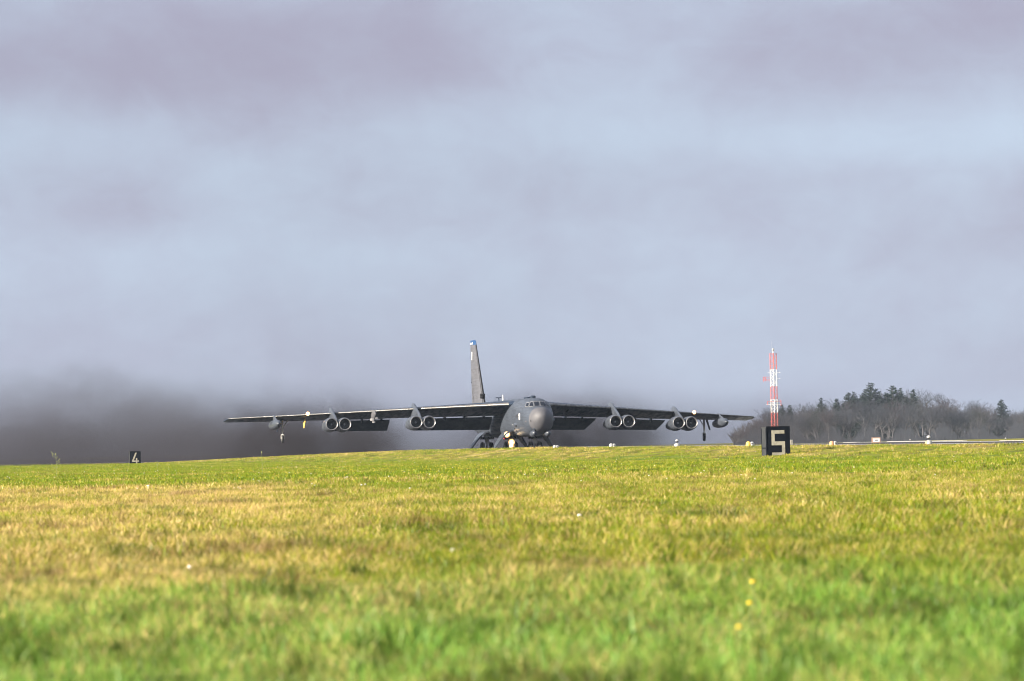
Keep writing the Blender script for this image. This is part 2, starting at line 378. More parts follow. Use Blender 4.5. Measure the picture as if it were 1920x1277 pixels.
field(38000, 40, 115, 1.6, .9, 1.5, [0, 1, 2, 3, 7])
field(6500, 45, 130, 1.5, .7, 1.1, [4, 5, 6], .5)
field(34000, 105, 560, 1.2, .8, 1.6, [7, 8, 9])
field(3000, 300, 900, 1.2, 1.2, 2.0, [7, 8, 9])
X, Y, Z, S, I, A = [np.concatenate([p[i] for p in P]) for i in range(6)]
pm = bpy.data.meshes.new('grass'); pm.vertices.add(len(X)); pm.vertices.foreach_set('co', np.stack([X, Y, Z], 1).ravel())
pm.attributes.new('scl', 'FLOAT', 'POINT').data.foreach_set('value', S.astype(np.float32))
pm.attributes.new('ang', 'FLOAT', 'POINT').data.foreach_set('value', A.astype(np.float32))
pm.attributes.new('kin', 'INT', 'POINT').data.foreach_set('value', I.astype(np.int32)); pm.update()
go = link('grass', pm, None, kind='stuff', label='short airfield grass, lush green and straw yellow blades across the foreground', category='grass')
ng = bpy.data.node_groups.new('scatter_grass', 'GeometryNodeTree')
ng.interface.new_socket('Geometry', in_out='INPUT', socket_type='NodeSocketGeometry'); ng.interface.new_socket('Geometry', in_out='OUTPUT', socket_type='NodeSocketGeometry')
gi = ng.nodes.new('NodeGroupInput'); gout = ng.nodes.new('NodeGroupOutput')
m2p = ng.nodes.new('GeometryNodeMeshToPoints'); ci = ng.nodes.new('GeometryNodeCollectionInfo'); ci.inputs['Collection'].default_value = tcol
ci.inputs['Separate Children'].default_value = True; ci.inputs['Reset Children'].default_value = True
ip = ng.nodes.new('GeometryNodeInstanceOnPoints'); ip.inputs['Pick Instance'].default_value = True
def nattr(nm, ty):
    n = ng.nodes.new('GeometryNodeInputNamedAttribute'); n.data_type = ty; n.inputs[0].default_value = nm; return n.outputs[0]
cmb = ng.nodes.new('ShaderNodeCombineXYZ'); ng.links.new(nattr('ang', 'FLOAT'), cmb.inputs[2])
ng.links.new(gi.outputs[0], m2p.inputs[0]); ng.links.new(m2p.outputs[0], ip.inputs['Points']); ng.links.new(ci.outputs[0], ip.inputs['Instance'])
ng.links.new(nattr('kin', 'INT'), ip.inputs['Instance Index']); ng.links.new(cmb.outputs[0], ip.inputs['Rotation']); ng.links.new(nattr('scl', 'FLOAT'), ip.inputs['Scale'])
ng.links.new(ip.outputs[0], gout.inputs[0])
gmod = go.modifiers.new('scatter', 'NODES'); gmod.node_group = ng

# ------------------------------------------------------------------ the bomber (local frame: x to its left wing, y aft from the nose tip, z up from the wheels' contact)
plane = empty('bomber_aircraft', 'grey eight-engined swept-wing jet bomber rolling on the runway with wheels down and lamps lit', 'aircraft', (NOSE[0], NOSE[1], 0), (0, R(1.0), TH))
FS = [  # s, half width, top, bottom, squareness
 (0.0, .06, 3.86, 3.74, 2.0), (.06, .30, 4.10, 3.45, 2.0), (.2, .56, 4.34, 3.10, 2.0), (.5, .86, 4.58, 2.72, 2.05), (.9, 1.08, 4.72, 2.46, 2.1), (1.35, 1.24, 4.80, 2.28, 2.15),
 (1.8, 1.34, 4.90, 2.15, 2.2), (2.2, 1.41, 5.20, 2.06, 2.25), (2.7, 1.47, 5.46, 2.00, 2.3), (3.2, 1.51, 5.62, 1.96, 2.35), (4.0, 1.55, 5.72, 1.92, 2.4), (5.5, 1.57, 5.76, 1.9, 2.45),
 (8, 1.58, 5.76, 1.88, 2.5), (12, 1.58, 5.76, 1.86, 2.5), (18, 1.58, 5.76, 1.84, 2.5), (26, 1.56, 5.72, 1.84, 2.5), (32, 1.48, 5.66, 1.98, 2.4), (37, 1.32, 5.58, 2.3, 2.3),
 (42, 1.05, 5.45, 2.75, 2.2), (46, .75, 5.25, 3.2, 2.1), (48.3, .5, 5.05, 3.6, 2.0), (48.6, .3, 4.9, 3.9, 2.0)]
fs_a = np.array(FS)
def fsec(s): return [float(np.interp(s, fs_a[:, 0], fs_a[:, k])) for k in range(1, 5)]
def fring(s, n=40, grow=0):
    w_, tp, bt, q = fsec(s); zc = (tp+bt)/2; hh = (tp-bt)/2 + grow; w_ += grow; r_ = []
    for k in range(n):
        a = 2*math.pi*k/n; c, s_ = math.cos(a), math.sin(a)
        r_.append((w_*math.copysign(abs(c)**(2/q), c), s, zc + hh*math.copysign(abs(s_)**(2/q), s_)))
    return r_
st = [x[0] for x in FS]
mb = MB(); mb.loft([fring(s) for s in st if s >= 1.35], cap=True); fus = mb.build('fuselage', M['paint'], plane, 35)
mb = MB(); mb.loft([fring(s) for s in st if s <= 1.35], cap=True); rad = mb.build('radome', M['radome'], plane, 35)
def nose_s(tx, z):
    lo, hi = 0.0, 12.0
    for s in np.linspace(0.02, 8, 320):
        w_, tp, bt, q = fsec(s); zc = (tp+bt)/2; hh = (tp-bt)/2
        if (abs(tx)/w_)**q + (abs(z-zc)/hh)**q < 1: return float(s)
    return 8.0
def pane(c, mname, off, grow=0.0, nme='window_pane', par=None):
    # c: four corners (t, z) seen from the front, bottom-left, bottom-right, top-right, top-left
    cx = sum(p[0] for p in c)/4; cz = sum(p[1] for p in c)/4
    c = [(cx + (p[0]-cx)*(1+grow), cz + (p[1]-cz)*(1+grow)) for p in c]
    n = 5; m_ = MB(); fr = []; bk = []
    for i in range(n):
        for j in range(n):
            a, b_ = i/(n-1), j/(n-1)
            tx = (c[0][0]*(1-a)+c[1][0]*a)*(1-b_) + (c[3][0]*(1-a)+c[2][0]*a)*b_
            z = (c[0][1]*(1-a)+c[1][1]*a)*(1-b_) + (c[3][1]*(1-a)+c[2][1]*a)*b_
            s = nose_s(tx, z); k = 1 + off/1.5
            fr.append((tx*k, s-off, z)); bk.append((tx*.97, s+.08, z))
    f_ = [(i*n+j, (i+1)*n+j, (i+1)*n+j+1, i*n+j+1) for i in range(n-1) for j in range(n-1)]
    o = n*n; f2 = [tuple(q+o for q in reversed(x)) for x in f_]
    rim = [i*n for i in range(n)] + [(n-1)*n+j for j in range(1, n)] + [i*n+n-1 for i in range(n-2, -1, -1)] + [j for j in range(n-2, 0, -1)]
    f3 = [(rim[k], rim[(k+1) % len(rim)], rim[(k+1) % len(rim)]+o, rim[k]+o) for k in range(len(rim))]
    m_.add(fr+bk, f_+f2+f3)
    return m_.build(nme, M[mname], par or plane, 40)
wins = [[(-.54, 4.92), (-.05, 4.94), (-.05, 5.38), (-.50, 5.36)], [(.06, 4.94), (.55, 4.92), (.51, 5.36), (.06, 5.38)],
        [(-1.0, 4.90), (-.66, 4.92), (-.61, 5.34), (-.80, 5.30)], [(-1.26, 4.88), (-1.10, 4.90), (-.92, 5.26), (-1.10, 5.22)],
        [(.66, 4.92), (1.0, 4.90), (.80, 5.30), (.61, 5.34)], [(1.10, 4.90), (1.26, 4.88), (1.10, 5.22), (.92, 5.26)]]
for i, c in enumerate(wins):
    fr = pane(c, 'glass_frame', .035, .12 if i < 2 else .22, 'cockpit_window')
    pane(c, 'glass', .06, 0, 'glass_pane', fr)
# sensor turrets under the chin, blisters, scoops and antennas
for sx in (-1, 1):
    o = MB().lathe((sx*.70 - .02, 1.45, 2.16), (0, 1, -.08), [(-.62, .02), (-.55, .17), (-.38, .27), (-.1, .33), (.3, .34), (.9, .28), (1.7, .08)], 20).build('sensor_turret', M['pod'], plane, 40)
o = MB().lathe((-.62, 1.35, 2.72), (0, 1, -.1), [(-.45, .02), (-.36, .15), (-.15, .26), (.3, .30), (1.2, .1)], 18).build('chin_blister', M['paint'], plane, 40)
m_ = MB(); m_.loft([[(-1.02, .9, 3.55), (-.72, .55, 3.72), (-.70, .60, 3.60), (-1.0, .95, 3.42)], [(-1.5, 2.3, 3.38), (-1.3, 2.3, 3.55), (-1.25, 2.3, 3.42), (-1.45, 2.3, 3.28)]]); m_.build('cheek_antenna', M['radome'], plane)
MB().lathe((-.74, .62, 3.62), (-.5, -.8, 0), [(-.2, .12), (.05, .12), (.06, .02)], 12).build('cheek_sensor', M['tan'], plane, 40)
MB().lathe((-1.02, .95, 3.42), (-.6, -.8, -.1), [(-.15, .10), (.05, .12), (.07, .01)], 10).build('cheek_scoop', M['black'], plane, 40)
for sx, s, z in ((1, 3.2, 3.55), (-1, 7.5, 3.1), (1, 7.5, 3.1)):
    MB().lathe((sx*1.50, s, z), (0, 1, 0), [(-.5, .02), (-.3, .17), (.1, .22), (.6, .17), (1.0, .02)], 14).build('side_blister', M['paint'], plane, 40)
for s, wd, h in ((5.2, .28, .20), (8.4, .38, .10)):
    MB().lathe((-.15, s, 5.80), (0, 0, 1), [(-.1, wd), (h*.5, wd), (h*.95, wd*.7), (h, .02)], 18).build('dorsal_fairing', M['paint_dark'], plane, 40)
for s, h, c_2 in ((24.5, .62, 'white'), (27.0, .34, 'paint_dark')):
    m_ = MB(); m_.loft([[(-.04, s, 5.6), (.04, s, 5.6), (.04, s+.5, 5.6), (-.04, s+.5, 5.6)], [(-.02, s+.15, 5.7+h), (.02, s+.15, 5.7+h), (.02, s+.45, 5.7+h), (-.02, s+.45, 5.7+h)]]); m_.build('blade_antenna', M[c_2], plane)
MB().box(-.35, .25, 26.95, 27.2, 6.02, 6.1).build('antenna_bar', M['paint_dark'], plane)
# white emblem, black square and vents on the crew compartment's side (the side facing the left of the picture)
def side_patch(name, s0, s1, z0, z1, m_n, side=-1, off=.012):
    m2_ = MB(); n = 4; g = []
    for i in range(n):
        z = z0 + (z1-z0)*i/(n-1)
        for s in (s0, s1):
            w_, tp, bt, q = fsec(s); zc = (tp+bt)/2; hh = (tp-bt)/2
            x = w_*max(0, 1-(abs(z-zc)/hh)**q)**(1/q); g.append((side*(x+off), s, z))
    for i in range(n): g.append((g[2*i][0]-side*.02, g[2*i][1], g[2*i][2])); g.append((g[2*i+1][0]-side*.02, g[2*i+1][1], g[2*i+1][2]))
    f_ = []
    for i in range(n-1):
        a = 2*i; f_.append((a, a+1, a+3, a+2)); f_.append((a+2*n+2, a+2*n+3, a+2*n+1, a+2*n)); f_.append((a, a+2, a+2+2*n, a+2*n)); f_.append((a+3, a+1, a+1+2*n, a+3+2*n))
    m2_.add(g, f_); return m2_.build(name, M[m_n], plane)
side_patch('white_emblem', 4.75, 5.40, 3.92, 4.20, 'mark_w'); side_patch('white_emblem', 4.75, 5.35, 3.58, 3.90, 'mark_w')
side_patch('dark_emblem', 6.0, 7.1, 3.80, 4.10, 'mark_d'); side_patch('side_vent', 7.5, 8.1, 4.46, 4.52, 'mark_d')
side_patch('static_port', 8.6, 9.1, 2.62, 2.74, 'black'); side_patch('static_port', 8.2, 8.7, 2.38, 2.50, 'black'); side_patch('access_hatch', 3.0, 3.6, 3.08, 3.12, 'mark_d')
side_patch('white_stencil', 9.1, 9.6, 3.05, 3.15, 'glass_frame')

# wings
def LEs(a): return 11.3 + .74*(a - 1.6)
def LEz(a): return float(np.interp(a, [0, 1.6, 11.3, 18.7, 23.5, 28.2], [5.22, 5.18, 4.78, 4.42, 4.2, 4.0]))
def TEs(a): return 20.9 + .5*(a - 1.6)
def TEz(a): return float(np.interp(a, [0, 1.6, 11, 18, 28.2], [4.22, 4.18, 4.0, 3.82, 3.64]))
def foil(a, sgn, n=15):
    s0, s1, z0, z1 = LEs(a), TEs(a), LEz(a), TEz(a); c = s1-s0
    tu = np.interp(a, [0, 11, 28.2], [.098, .072, .062]); tl = np.interp(a, [0, 11, 28.2], [.052, .044, .04])
    up, lo = [], []
    for k in range(n):
        q = (1-math.cos(math.pi*k/(n-1)))/2
        sh = 2.6*(math.sqrt(q)*(1-q)**.9*.75 + .12*q*(1-q))
        te = .006*q
        up.append((sgn*a, s0+c*q, z0+(z1-z0)*q + c*(tu*sh*.8+te)))
        lo.append((sgn*a, s0+c*q, z0+(z1-z0)*q - c*(tl*sh*.8+te)))
    r_ = up + lo[::-1][:-1]
    return r_
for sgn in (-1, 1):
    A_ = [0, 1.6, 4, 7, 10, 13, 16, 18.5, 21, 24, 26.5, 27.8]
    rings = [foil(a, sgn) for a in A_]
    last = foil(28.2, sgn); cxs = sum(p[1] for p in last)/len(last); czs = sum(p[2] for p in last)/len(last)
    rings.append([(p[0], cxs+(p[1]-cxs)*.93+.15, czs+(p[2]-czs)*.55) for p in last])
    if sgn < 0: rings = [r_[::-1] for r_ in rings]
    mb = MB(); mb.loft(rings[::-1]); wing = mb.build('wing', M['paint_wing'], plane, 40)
    rr = []
    for a in A_[1:] + [28.0]:
        f_ = foil(a, sgn, 41); m_f = len(f_); up_, lo_ = f_[:41], f_[41:][::-1]
        pts_ = [up_[k] for k in (4, 3, 2, 1, 0)] + [lo_[k] for k in (0, 1)]
        le = up_[0]; o_ = []
        for p in pts_:
            o_.append((p[0], p[1] - .010, p[2] + (.008 if p[2] >= le[2] else -.006)))
        rr.append(o_ + [(p[0], p[1] + .03, le[2]) for p in (o_[-1], o_[0])])
    if sgn > 0: rr = [x[::-1] for x in rr]
    MB().loft(rr[::-1]).build('leading_edge_highlight', M['edge'], plane, 50)  # lighter strip carrying the painted sun highlight
    # flaps, lowered
    def flap(a0, a1, insh):
        rr = []
        for a, ins in ((a0, 0), (a1, insh)):
            s_, z_ = TEs(a) - .28, TEz(a) - .17; ch = 2.1; drop = TEz(a) - .17 - np.interp(a, [1.6, 18], [2.68, 2.66])
            prof = [(0, .0), (.12, .13), (.45, .17), (1, .02), (1, -.02), (.5, -.10), (.12, -.12)]
            rr.append([(sgn*(a - ins*q), s_ + ch*q + .1*h_, z_ - drop*q + h_*.55) for q, h_ in prof])
        if sgn > 0: rr = rr[::-1]
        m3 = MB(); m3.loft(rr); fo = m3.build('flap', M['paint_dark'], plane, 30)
        k = 0; a = a0 + .8
        while a < a1 - .3:
            s_, z_ = TEs(a), TEz(a); m3 = MB(); m3.box(sgn*a-.09, sgn*a+.09, s_-.35, s_+.5, z_-.42, z_-.01); m3.build('flap_bracket', M['paint_dark'], fo); a += 1.9
    flap(1.75, 9.9, .9); flap(11.75, 18.0, .55)
    # nacelle pairs
    for ac, sf, zc in ((10.3, 12.1, 3.42), (18.1, 18.4, 3.30)):
        for d in (-.68, .68):
            cx = sgn*ac + d; ax = Vector((0, 1, -.055)).normalized(); c0 = Vector((cx, sf, zc))
            m3 = MB(); m3.lathe(c0, ax, [(.0, .60), (.06, .645), (.35, .69), (1.1, .735), (1.9, .74), (2.5, .70), (2.52, .60), (3.4, .56), (4.6, .46), (5.3, .37), (5.32, .30), (5.0, .28)], 32)
            nac = m3.build('engine_nacelle', M['pod'], plane, 40)
            MB().lathe(c0, ax, [(.05, .63), (-.035, .625), (-.07, .59), (-.05, .55), (.03, .525), (.12, .515)], 32).build('intake_lip', M['lip'], nac, 60)
            MB().lathe(c0, ax, [(.10, .518), (.5, .52), (.56, .50)], 32).build('intake_duct', M['intake'], nac, 60)
            m3 = MB()
            cc = c0 + ax*.52; a_v = ax.cross(Vector((0, 0, 1))).normalized(); b_v = ax.cross(a_v)
            for k in range(20):
                t0 = 2*math.pi*k/20; t1 = t0+.20
                def pt(r_, tt, q): return cc + (a_v*math.cos(tt)+b_v*math.sin(tt))*r_ + ax*q
                m3.add([pt(.1, t0, 0), pt(.505, t0-.06, 0), pt(.505, t1-.02, .07), pt(.1, t1, .07), pt(.1, t0, .02), pt(.505, t0-.06, .02), pt(.505, t1-.02, .09), pt(.1, t1, .09)],
                       [(0, 1, 2, 3), (7, 6, 5, 4), (0, 4, 5, 1), (2, 6, 7, 3)])
            m3.build('fan', M['fan'], nac)
            MB().lathe(cc, ax, [(-.16, .01), (-.14, .045), (-.06, .085), (.06, .11)], 14).build('spinner', M['spin'], nac, 60)
            m3 = MB()
            for k in range(10):
                tt = 2*math.pi*k/10 + .2; p = c0 + ax*.62 + (a_v*math.cos(tt)+b_v*math.sin(tt))*.70
                q = c0 + ax*.86 + (a_v*math.cos(tt)+b_v*math.sin(tt))*.715
                u_ = (a_v*-math.sin(tt)+b_v*math.cos(tt))*.10; nn = (a_v*math.cos(tt)+b_v*math.sin(tt))*.012
                m3.add([p-u_+nn, p+u_+nn, q+u_+nn*1.2, q-u_+nn*1.2, p-u_-nn*2, p+u_-nn*2, q+u_-nn*2, q-u_-nn*2], [(0, 1, 2, 3), (0, 4, 5, 1), (1, 5, 6, 2), (2, 6, 7, 3), (3, 7, 4, 0)])
            m3.build('blow_in_doors', M['mark_d'], nac, kind='stuff')
        # pylon rises from between the nacelles over the leading edge
        lz = LEz(ac); ls = LEs(ac); m3 = MB(); rr = []
        for z, s0, s1, hw in ((zc-.35, sf+1.1, sf+5.6, .20), (zc+.45, sf+1.25, ls+3.2, .20), ((zc+.5+lz)/2, sf+2.5, ls+3.4, .18), (lz+.05, ls-1.3, ls+2.6, .16), (lz+.42, ls-.25, ls+2.2, .12), (lz+.60, ls+.7, ls+1.9, .03)):
            n = 6; r_ = []
            prof = [(0, 0), (.06, .75), (.3, 1), (.7, .8), (1, .05), (1, -.05), (.7, -.8), (.3, -1), (.06, -.75)]
            rr.append([(sgn*ac + hw*h_, s0+(s1-s0)*q, z) for q, h_ in prof])
        m3.loft(rr); m3.build('engine_pylon', M['pod'], plane, 30)
    # external tank
    a = 23.6; m3 = MB(); m3.lathe((sgn*a, 23.9, 3.42), (0, 1, -.03), [(0, .01), (.12, .16), (.5, .32), (1.1, .44), (2.2, .50), (4.2, .50), (5.8, .36), (7.1, .05)], 24); tk = m3.build('wing_tank', M['pod'], plane, 60)
    rr = []
    for z, s0, s1 in ((3.75, 24.9, 28.6), (LEz(a)-.02, 27.2, 29.3), (LEz(a)+.14, 27.7, 28.9)):
        rr.append([(sgn*a + .10*h_, s0+(s1-s0)*q, z) for q, h_ in ((0, 0), (.15, .9), (.6, 1), (1, 0), (.6, -1), (.15, -.9))])
    MB().loft(rr).build('tank_pylon', M['pod'], tk, 30)
    # outrigger gear
    a = 22.45; sg = 30.0
    m3 = MB(); m3.tube([(sgn*a-.05, sg-.1, 4.0), (sgn*a, sg, 2.55)], [.125, .10], 10).tube([(sgn*a, sg, 2.6), (sgn*a, sg, 2.25)], .055, 8)
    m3.tube([(sgn*a-.15, sg, 2.30), (sgn*a+.15, sg, 2.30)], .045, 8)
    for q in (-.145, .145): m3.tube([(sgn*a+q, sg, 2.30), (sgn*a+q, sg, 1.85)], .035, 6)
    m3.tube([(sgn*(a-.7), sg-.1, 4.0), (sgn*a, sg, 3.0)], .05, 8)
    og = m3.build('outrigger_gear', M['white' if sgn < 0 else 'steel'], plane, 40)
    MB().lathe((sgn*a-.11, sg, 1.85), (1, 0, 0), [(0, .20), (.0, .36), (.03, .41), (.11, .425), (.19, .41), (.22, .36), (.22, .20)], 24).build('tyre', M['tyre'], og, 50)
    MB().lathe((sgn*a-.12, sg, 1.85), (1, 0, 0), [(-.01, .01), (.0, .2), (.24, .2), (.25, .01)], 16).build('wheel_rim', M['steel'], og, 50)
    m3 = MB(); x0 = sgn*(a+.18); m3.loft([[(x0, sg-.55, 3.95), (x0+.03, sg-.55, 3.95), (x0+.03, sg+.55, 3.95), (x0, sg+.55, 3.95)], [(x0+sgn*.42, sg-.35, 2.6), (x0+sgn*.42+.03, sg-.35, 2.6), (x0+sgn*.42+.03, sg+.35, 2.6), (x0+sgn*.42, sg+.35, 2.6)]])
    m3.build('gear_door', M['paint_dark'], og)
    # wing lamp and the small vane below it
    a = 20.4; MB().lathe((sgn*a, LEs(a)-.06, LEz(a)+.10), (0, -1, 0), [(-.3, .14), (0, .13), (.05, .09), (.07, .01)], 16).build('landing_light', M['lamp2'], plane, 60); MB().lathe((sgn*a, LEs(a)-.03, LEz(a)+.10), (0, -1, 0), [(-.25, .16), (0, .21), (.03, .21), (.035, .13)], 16).build('lamp_halo', M['ring'], plane, 60)  # second lathe is the lamp's glow added as an emissive ring
    a = 20.5
    if sgn < 0:
        m3 = MB(); rr = []
        for z, s0, s1, hw, dx in ((3.95, 26.8, 28.2, .03, .10), (3.7, 26.8, 28.0, .07, .05), (3.35, 26.9, 27.8, .09, 0), (3.05, 27.1, 27.7, .05, -.03), (2.95, 27.2, 27.5, .02, -.03)):
            rr.append([(sgn*a + dx + hw*h_, s0+(s1-s0)*q, z) for q, h_ in ((0, 0), (.2, 1), (.8, 1), (1, 0), (.8, -1), (.2, -1))])
        m3.loft(rr); m3.build('wing_vane', M['yel'], plane, 40)
    # weapon pylon stubs
    for a, s0, len_, dr in ((5.3, 15.2, 3.2, .95), (14.1, 19.6, 3.0, 1.05)):
        if sgn > 0 and a > 10: continue
        m3 = MB(); rr = []; lz = LEz(a)
        for z, s1, s2, hw in ((lz+.02, s0+.3, s0+len_+1.2, .20), (lz-.35, s0-.1, s0+len_, .24), (lz-.7, s0+.7, s0+len_-.2, .17), (lz-dr, s0+1.6, s0+len_-.5, .06)):
            rr.append([(sgn*a + hw*h_, s1+(s2-s1)*q, z) for q, h_ in ((0, 0), (.08, .7), (.3, 1), (.8, .8), (1, 0), (.8, -.8), (.3, -1), (.08, -.7))])
        m3.loft(rr); py = m3.build('weapon_pylon', M['radome' if a > 10 else 'paint'], plane, 40)
        if a > 10:
            m3 = MB(); m3.box(sgn*a-.28, sgn*a-.10, s0+.4, s0+2.0, lz-1.0, lz-.75); m3.box(sgn*a+.08, sgn*a+.30, s0+.5, s0+2.0, lz-.78, lz-.58); m3.box(sgn*a-.1, sgn*a+.04, s0+.6, s0+1.8, lz-1.2, lz-1.0)
            m3.build('ejector_rack', M['glass_frame'], py)
    # vortex generators on the upper skin
    m3 = MB()
    for k in range(34):
        a = 13.6 + k*.24 if k % 7 else 13.5 + k*.24; q = .34; f_ = foil(a, 1); i = 7
        z = f_[i][2]; s = f_[i][1]; m3.box(sgn*a-.015, sgn*a+.015, s, s+.12, z-.02, z+.085)
    m3.build('vortex_generators', M['mark_d'], plane, kind='stuff')

# fin, rudder, tail marks
def finring(z, hw=None):
    q = (z-5.3)/(12.45-5.3); s0 = 36.2 + q*6.3; s1 = 44.9+q*1.2; c = s1-s0; hw = hw or c*.036
    return [(hw*h_, s0+c*p, z) for p, h_ in ((0, 0), (.02, .35), (.08, .7), (.3, 1), (.6, .8), (1, .04), (1, -.04), (.6, -.8), (.3, -1), (.08, -.7), (.02, -.35))]
mb = MB(); mb.loft([finring(z) for z in (5.3, 7, 9, 10.8, 11.95)]); fin = mb.build('tail_fin', M['fin'], plane, 40)
mb = MB(); r_ = [finring(z) for z in (11.953, 12.2, 12.38)]; top = finring(12.47); cs = 44.4
r_.append([(p[0]*.3, cs+(p[1]-cs)*.8, p[2]) for p in top]); mb.loft(r_); ftip = mb.build('fin_tip', M['blue'], plane, 40)
def bootring(z):
    q = (z-5.3)/(12.45-5.3); s0 = 36.2 + q*6.3; c = 44.9+q*1.2 - s0; hw = c*.036
    return [(hw*h_, s0+c*p, z) for p, h_ in ((.05, .56), (.008, .22), (-.004, 0), (.008, -.22), (.05, -.56))]
mb = MB(); mb.loft([bootring(z) for z in (5.35, 7, 9, 10.8, 11.94)]); mb.build('leading_edge_boot', M['black'], fin)
def fin_patch(name, s0, s1, z0, z1, m_n, par):
    q = lambda z, s: (lambda zz: (lambda r__: np.interp(s, [p[1] for p in r__[:6]], [p[0] for p in r__[:6]]))(finring(zz)))(z)
    g = []
    for (s, z) in ((s0, z0), (s1, z0), (s1, z1), (s0, z1)): g.append((-(q(z, s)+.012), s, z))
    g += [(p[0]+.01, p[1], p[2]) for p in g]
    MB().add(g, [(3, 2, 1, 0), (4, 5, 6, 7), (0, 1, 5, 4), (1, 2, 6, 5), (2, 3, 7, 6), (3, 0, 4, 7)]).build(name, M[m_n], par)
for z0, z1, s0, s1 in ((12.02, 12.22, 44.6, 45.8), (12.03, 12.27, 43.5, 43.95)): fin_patch('white_lettering', s0, s1, z0, z1, 'mark_w', ftip)
fin_patch('white_emblem', 43.95, 44.6, 10.75, 11.20, 'mark_w', fin); fin_patch('white_emblem', 44.1, 44.75, 10.38, 10.745, 'mark_w', fin)
fin_patch('warning_light', 44.6, 45.6, 8.05, 8.50, 'pod', fin); fin_patch('formation_light', 44.7, 45.4, 7.86, 7.98, 'black', fin)
fin_patch('tail_letter', 43.35, 43.75, 6.85, 7.85, 'mark_d', fin); fin_patch('tail_letter', 43.5, 44.35, 6.70, 6.87, 'mark_d', fin)
for z0, z1, s0, s1 in ((6.30, 6.42, 43.0, 43.9), (6.05, 6.30, 43.0, 43.25), (6.05, 6.17, 43.2, 43.9), (5.82, 6.0, 43.5, 43.9)): fin_patch('serial_digit', s0, s1, z0, z1, 'mark_d', fin)
MB().loft([[(-.26, s_-.0, 6.12), (.1, s_, 6.12), (.1, s_, 6.62), (-.26, s_, 6.62)] if k_ else [(-.16, s_, 6.22), (.06, s_, 6.22), (.06, s_, 6.52), (-.16, s_, 6.52)] for s_, k_ in ((36.6, 0), (36.85, 1), (37.9, 1), (38.2, 0))]).build('fin_root_pod', M['black'], fin)
for sgn in (-1, 1):
    rr = []
    for a, s0, s1, hw in ((.3, 40.6, 46.6, .22), (8.0, 45.2, 47.7, .10), (8.3, 45.8, 47.7, .03)):
        rr.append([(sgn*a, s0+(s1-s0)*p, 4.55 + hw*h_) for p, h_ in ((0, 0), (.05, .6), (.3, 1), (1, .05), (1, -.05), (.3, -1), (.05, -.6))])
    if sgn < 0: rr = rr[::-1]
    MB().loft(rr).build('tailplane', M['paint'], plane, 40)
# main gear: two pairs of two-wheel trucks with long curved doors
for sg, fr in ((12.2, 1), (27.5, 0)):
    for sgn in (-1, 1):
        cx = sgn*1.25; m3 = MB()
        m3.tube([(cx, sg, 2.5), (cx, sg, 1.5)], [.20, .17], 14).tube([(cx, sg, 1.55), (cx, sg, .71)], .11, 12)
        m3.tube([(cx-.62, sg, .71), (cx+.62, sg, .71)], .085, 10)
        m3.tube([(cx, sg-.16, 1.75), (cx+.20, sg-.42, 1.38), (cx, sg-.12, .95)], .055, 8)
        m3.tube([(cx-.32, sg, 2.3), (cx-.10, sg, 1.3)], .06, 8).tube([(cx+.34, sg+.5, 2.4), (cx+.06, sg+.1, 1.2)], .06, 8)
        m3.box(cx-.20, cx+.16, sg-.24, sg+.05, 1.72, 1.96); m3.box(cx-.12, cx+.22, sg-.28, sg, 1.28, 1.44); m3.box(cx+.1, cx+.34, sg-.32, sg-.1, 1.9, 2.05)
        gear = m3.build('main_gear_strut', M['white'], plane, 40)
        for d in (-.46, .46):
            wx = cx + d
            MB().lathe((wx-.2, sg, .71), (1, 0, 0), [(.03, .36), (.0, .48), (.02, .62), (.08, .69), (.2, .71), (.32, .69), (.38, .62), (.40, .48), (.37, .36)], 30).build('tyre', M['tyre'], gear, 50)
            MB().lathe((wx-.2, sg, .71), (1, 0, 0), [(.05, .01), (.06, .14), (.04, .33), (.36, .33), (.34, .14), (.35, .01)], 20).build('wheel_rim', M['white'], gear, 50)
        # door
        m3 = MB(); cur = [(1.22, 2.55), (1.74, 2.38), (2.17, 1.98), (2.55, 1.45), (2.86, .95), (2.98, .70)]; rr = []
        for k, (tx, z) in enumerate(cur):
            q = k/(len(cur)-1); hs = 1.55*(1-q)**.8 + .32; sc_ = sg - .3 + .1*q
            th = .075 - .03*q
            rr.append([(sgn*(tx-th), sc_-hs, z-th*.5), (sgn*(tx+th), sc_-hs, z+th*.7), (sgn*(tx+th), sc_+hs, z+th*.7), (sgn*(tx-th), sc_+hs, z-th*.5)])
        if sgn < 0: rr = [x[::-1] for x in rr]
        dr_ = m3.loft(rr); m3.build('gear_bay_door', M['paint'], plane, 50)
        m3 = MB(); m3.box(cx-.55, cx+.55, sg-1.25, sg+1.0, 1.70, 2.0); m3.build('gear_bay', M['black'], plane)
        m3 = MB(); m3.tube([(sgn*1.3, sg+.5, 2.0), (sgn*2.1, sg+.5, 1.75)], .04, 6); m3.build('door_strut', M['white'], plane)
        if fr:
            for lx, lz, ls, r_ in (((cx, 1.34, sg-.42, .17), (cx-.05, 1.00, sg-.42, .13), (cx-.62, 2.12, sg-1.35, .16)) if sgn < 0 else ()):
                MB().lathe((lx, ls, lz), (0, -1, 0), [(-.12, r_*.6), (0, r_), (.04, r_*.75), (.06, .01)], 16).build('landing_light', M['lamp'], gear, 60); MB().lathe((lx, ls+.03, lz), (0, -1, 0), [(-.10, r_*.9), (0, r_*1.9), (.03, r_*1.9), (.035, r_)], 16).build('lamp_halo', M['ring'], gear, 60)  # wide ring round each lamp is its glow added as a shape
MB().lathe((-.2, 22.5, 1.86), (0, 0, -1), [(-.1, .11), (.06, .11), (.14, .02)], 12).build('belly_beacon', M['red_l'], plane, 50)

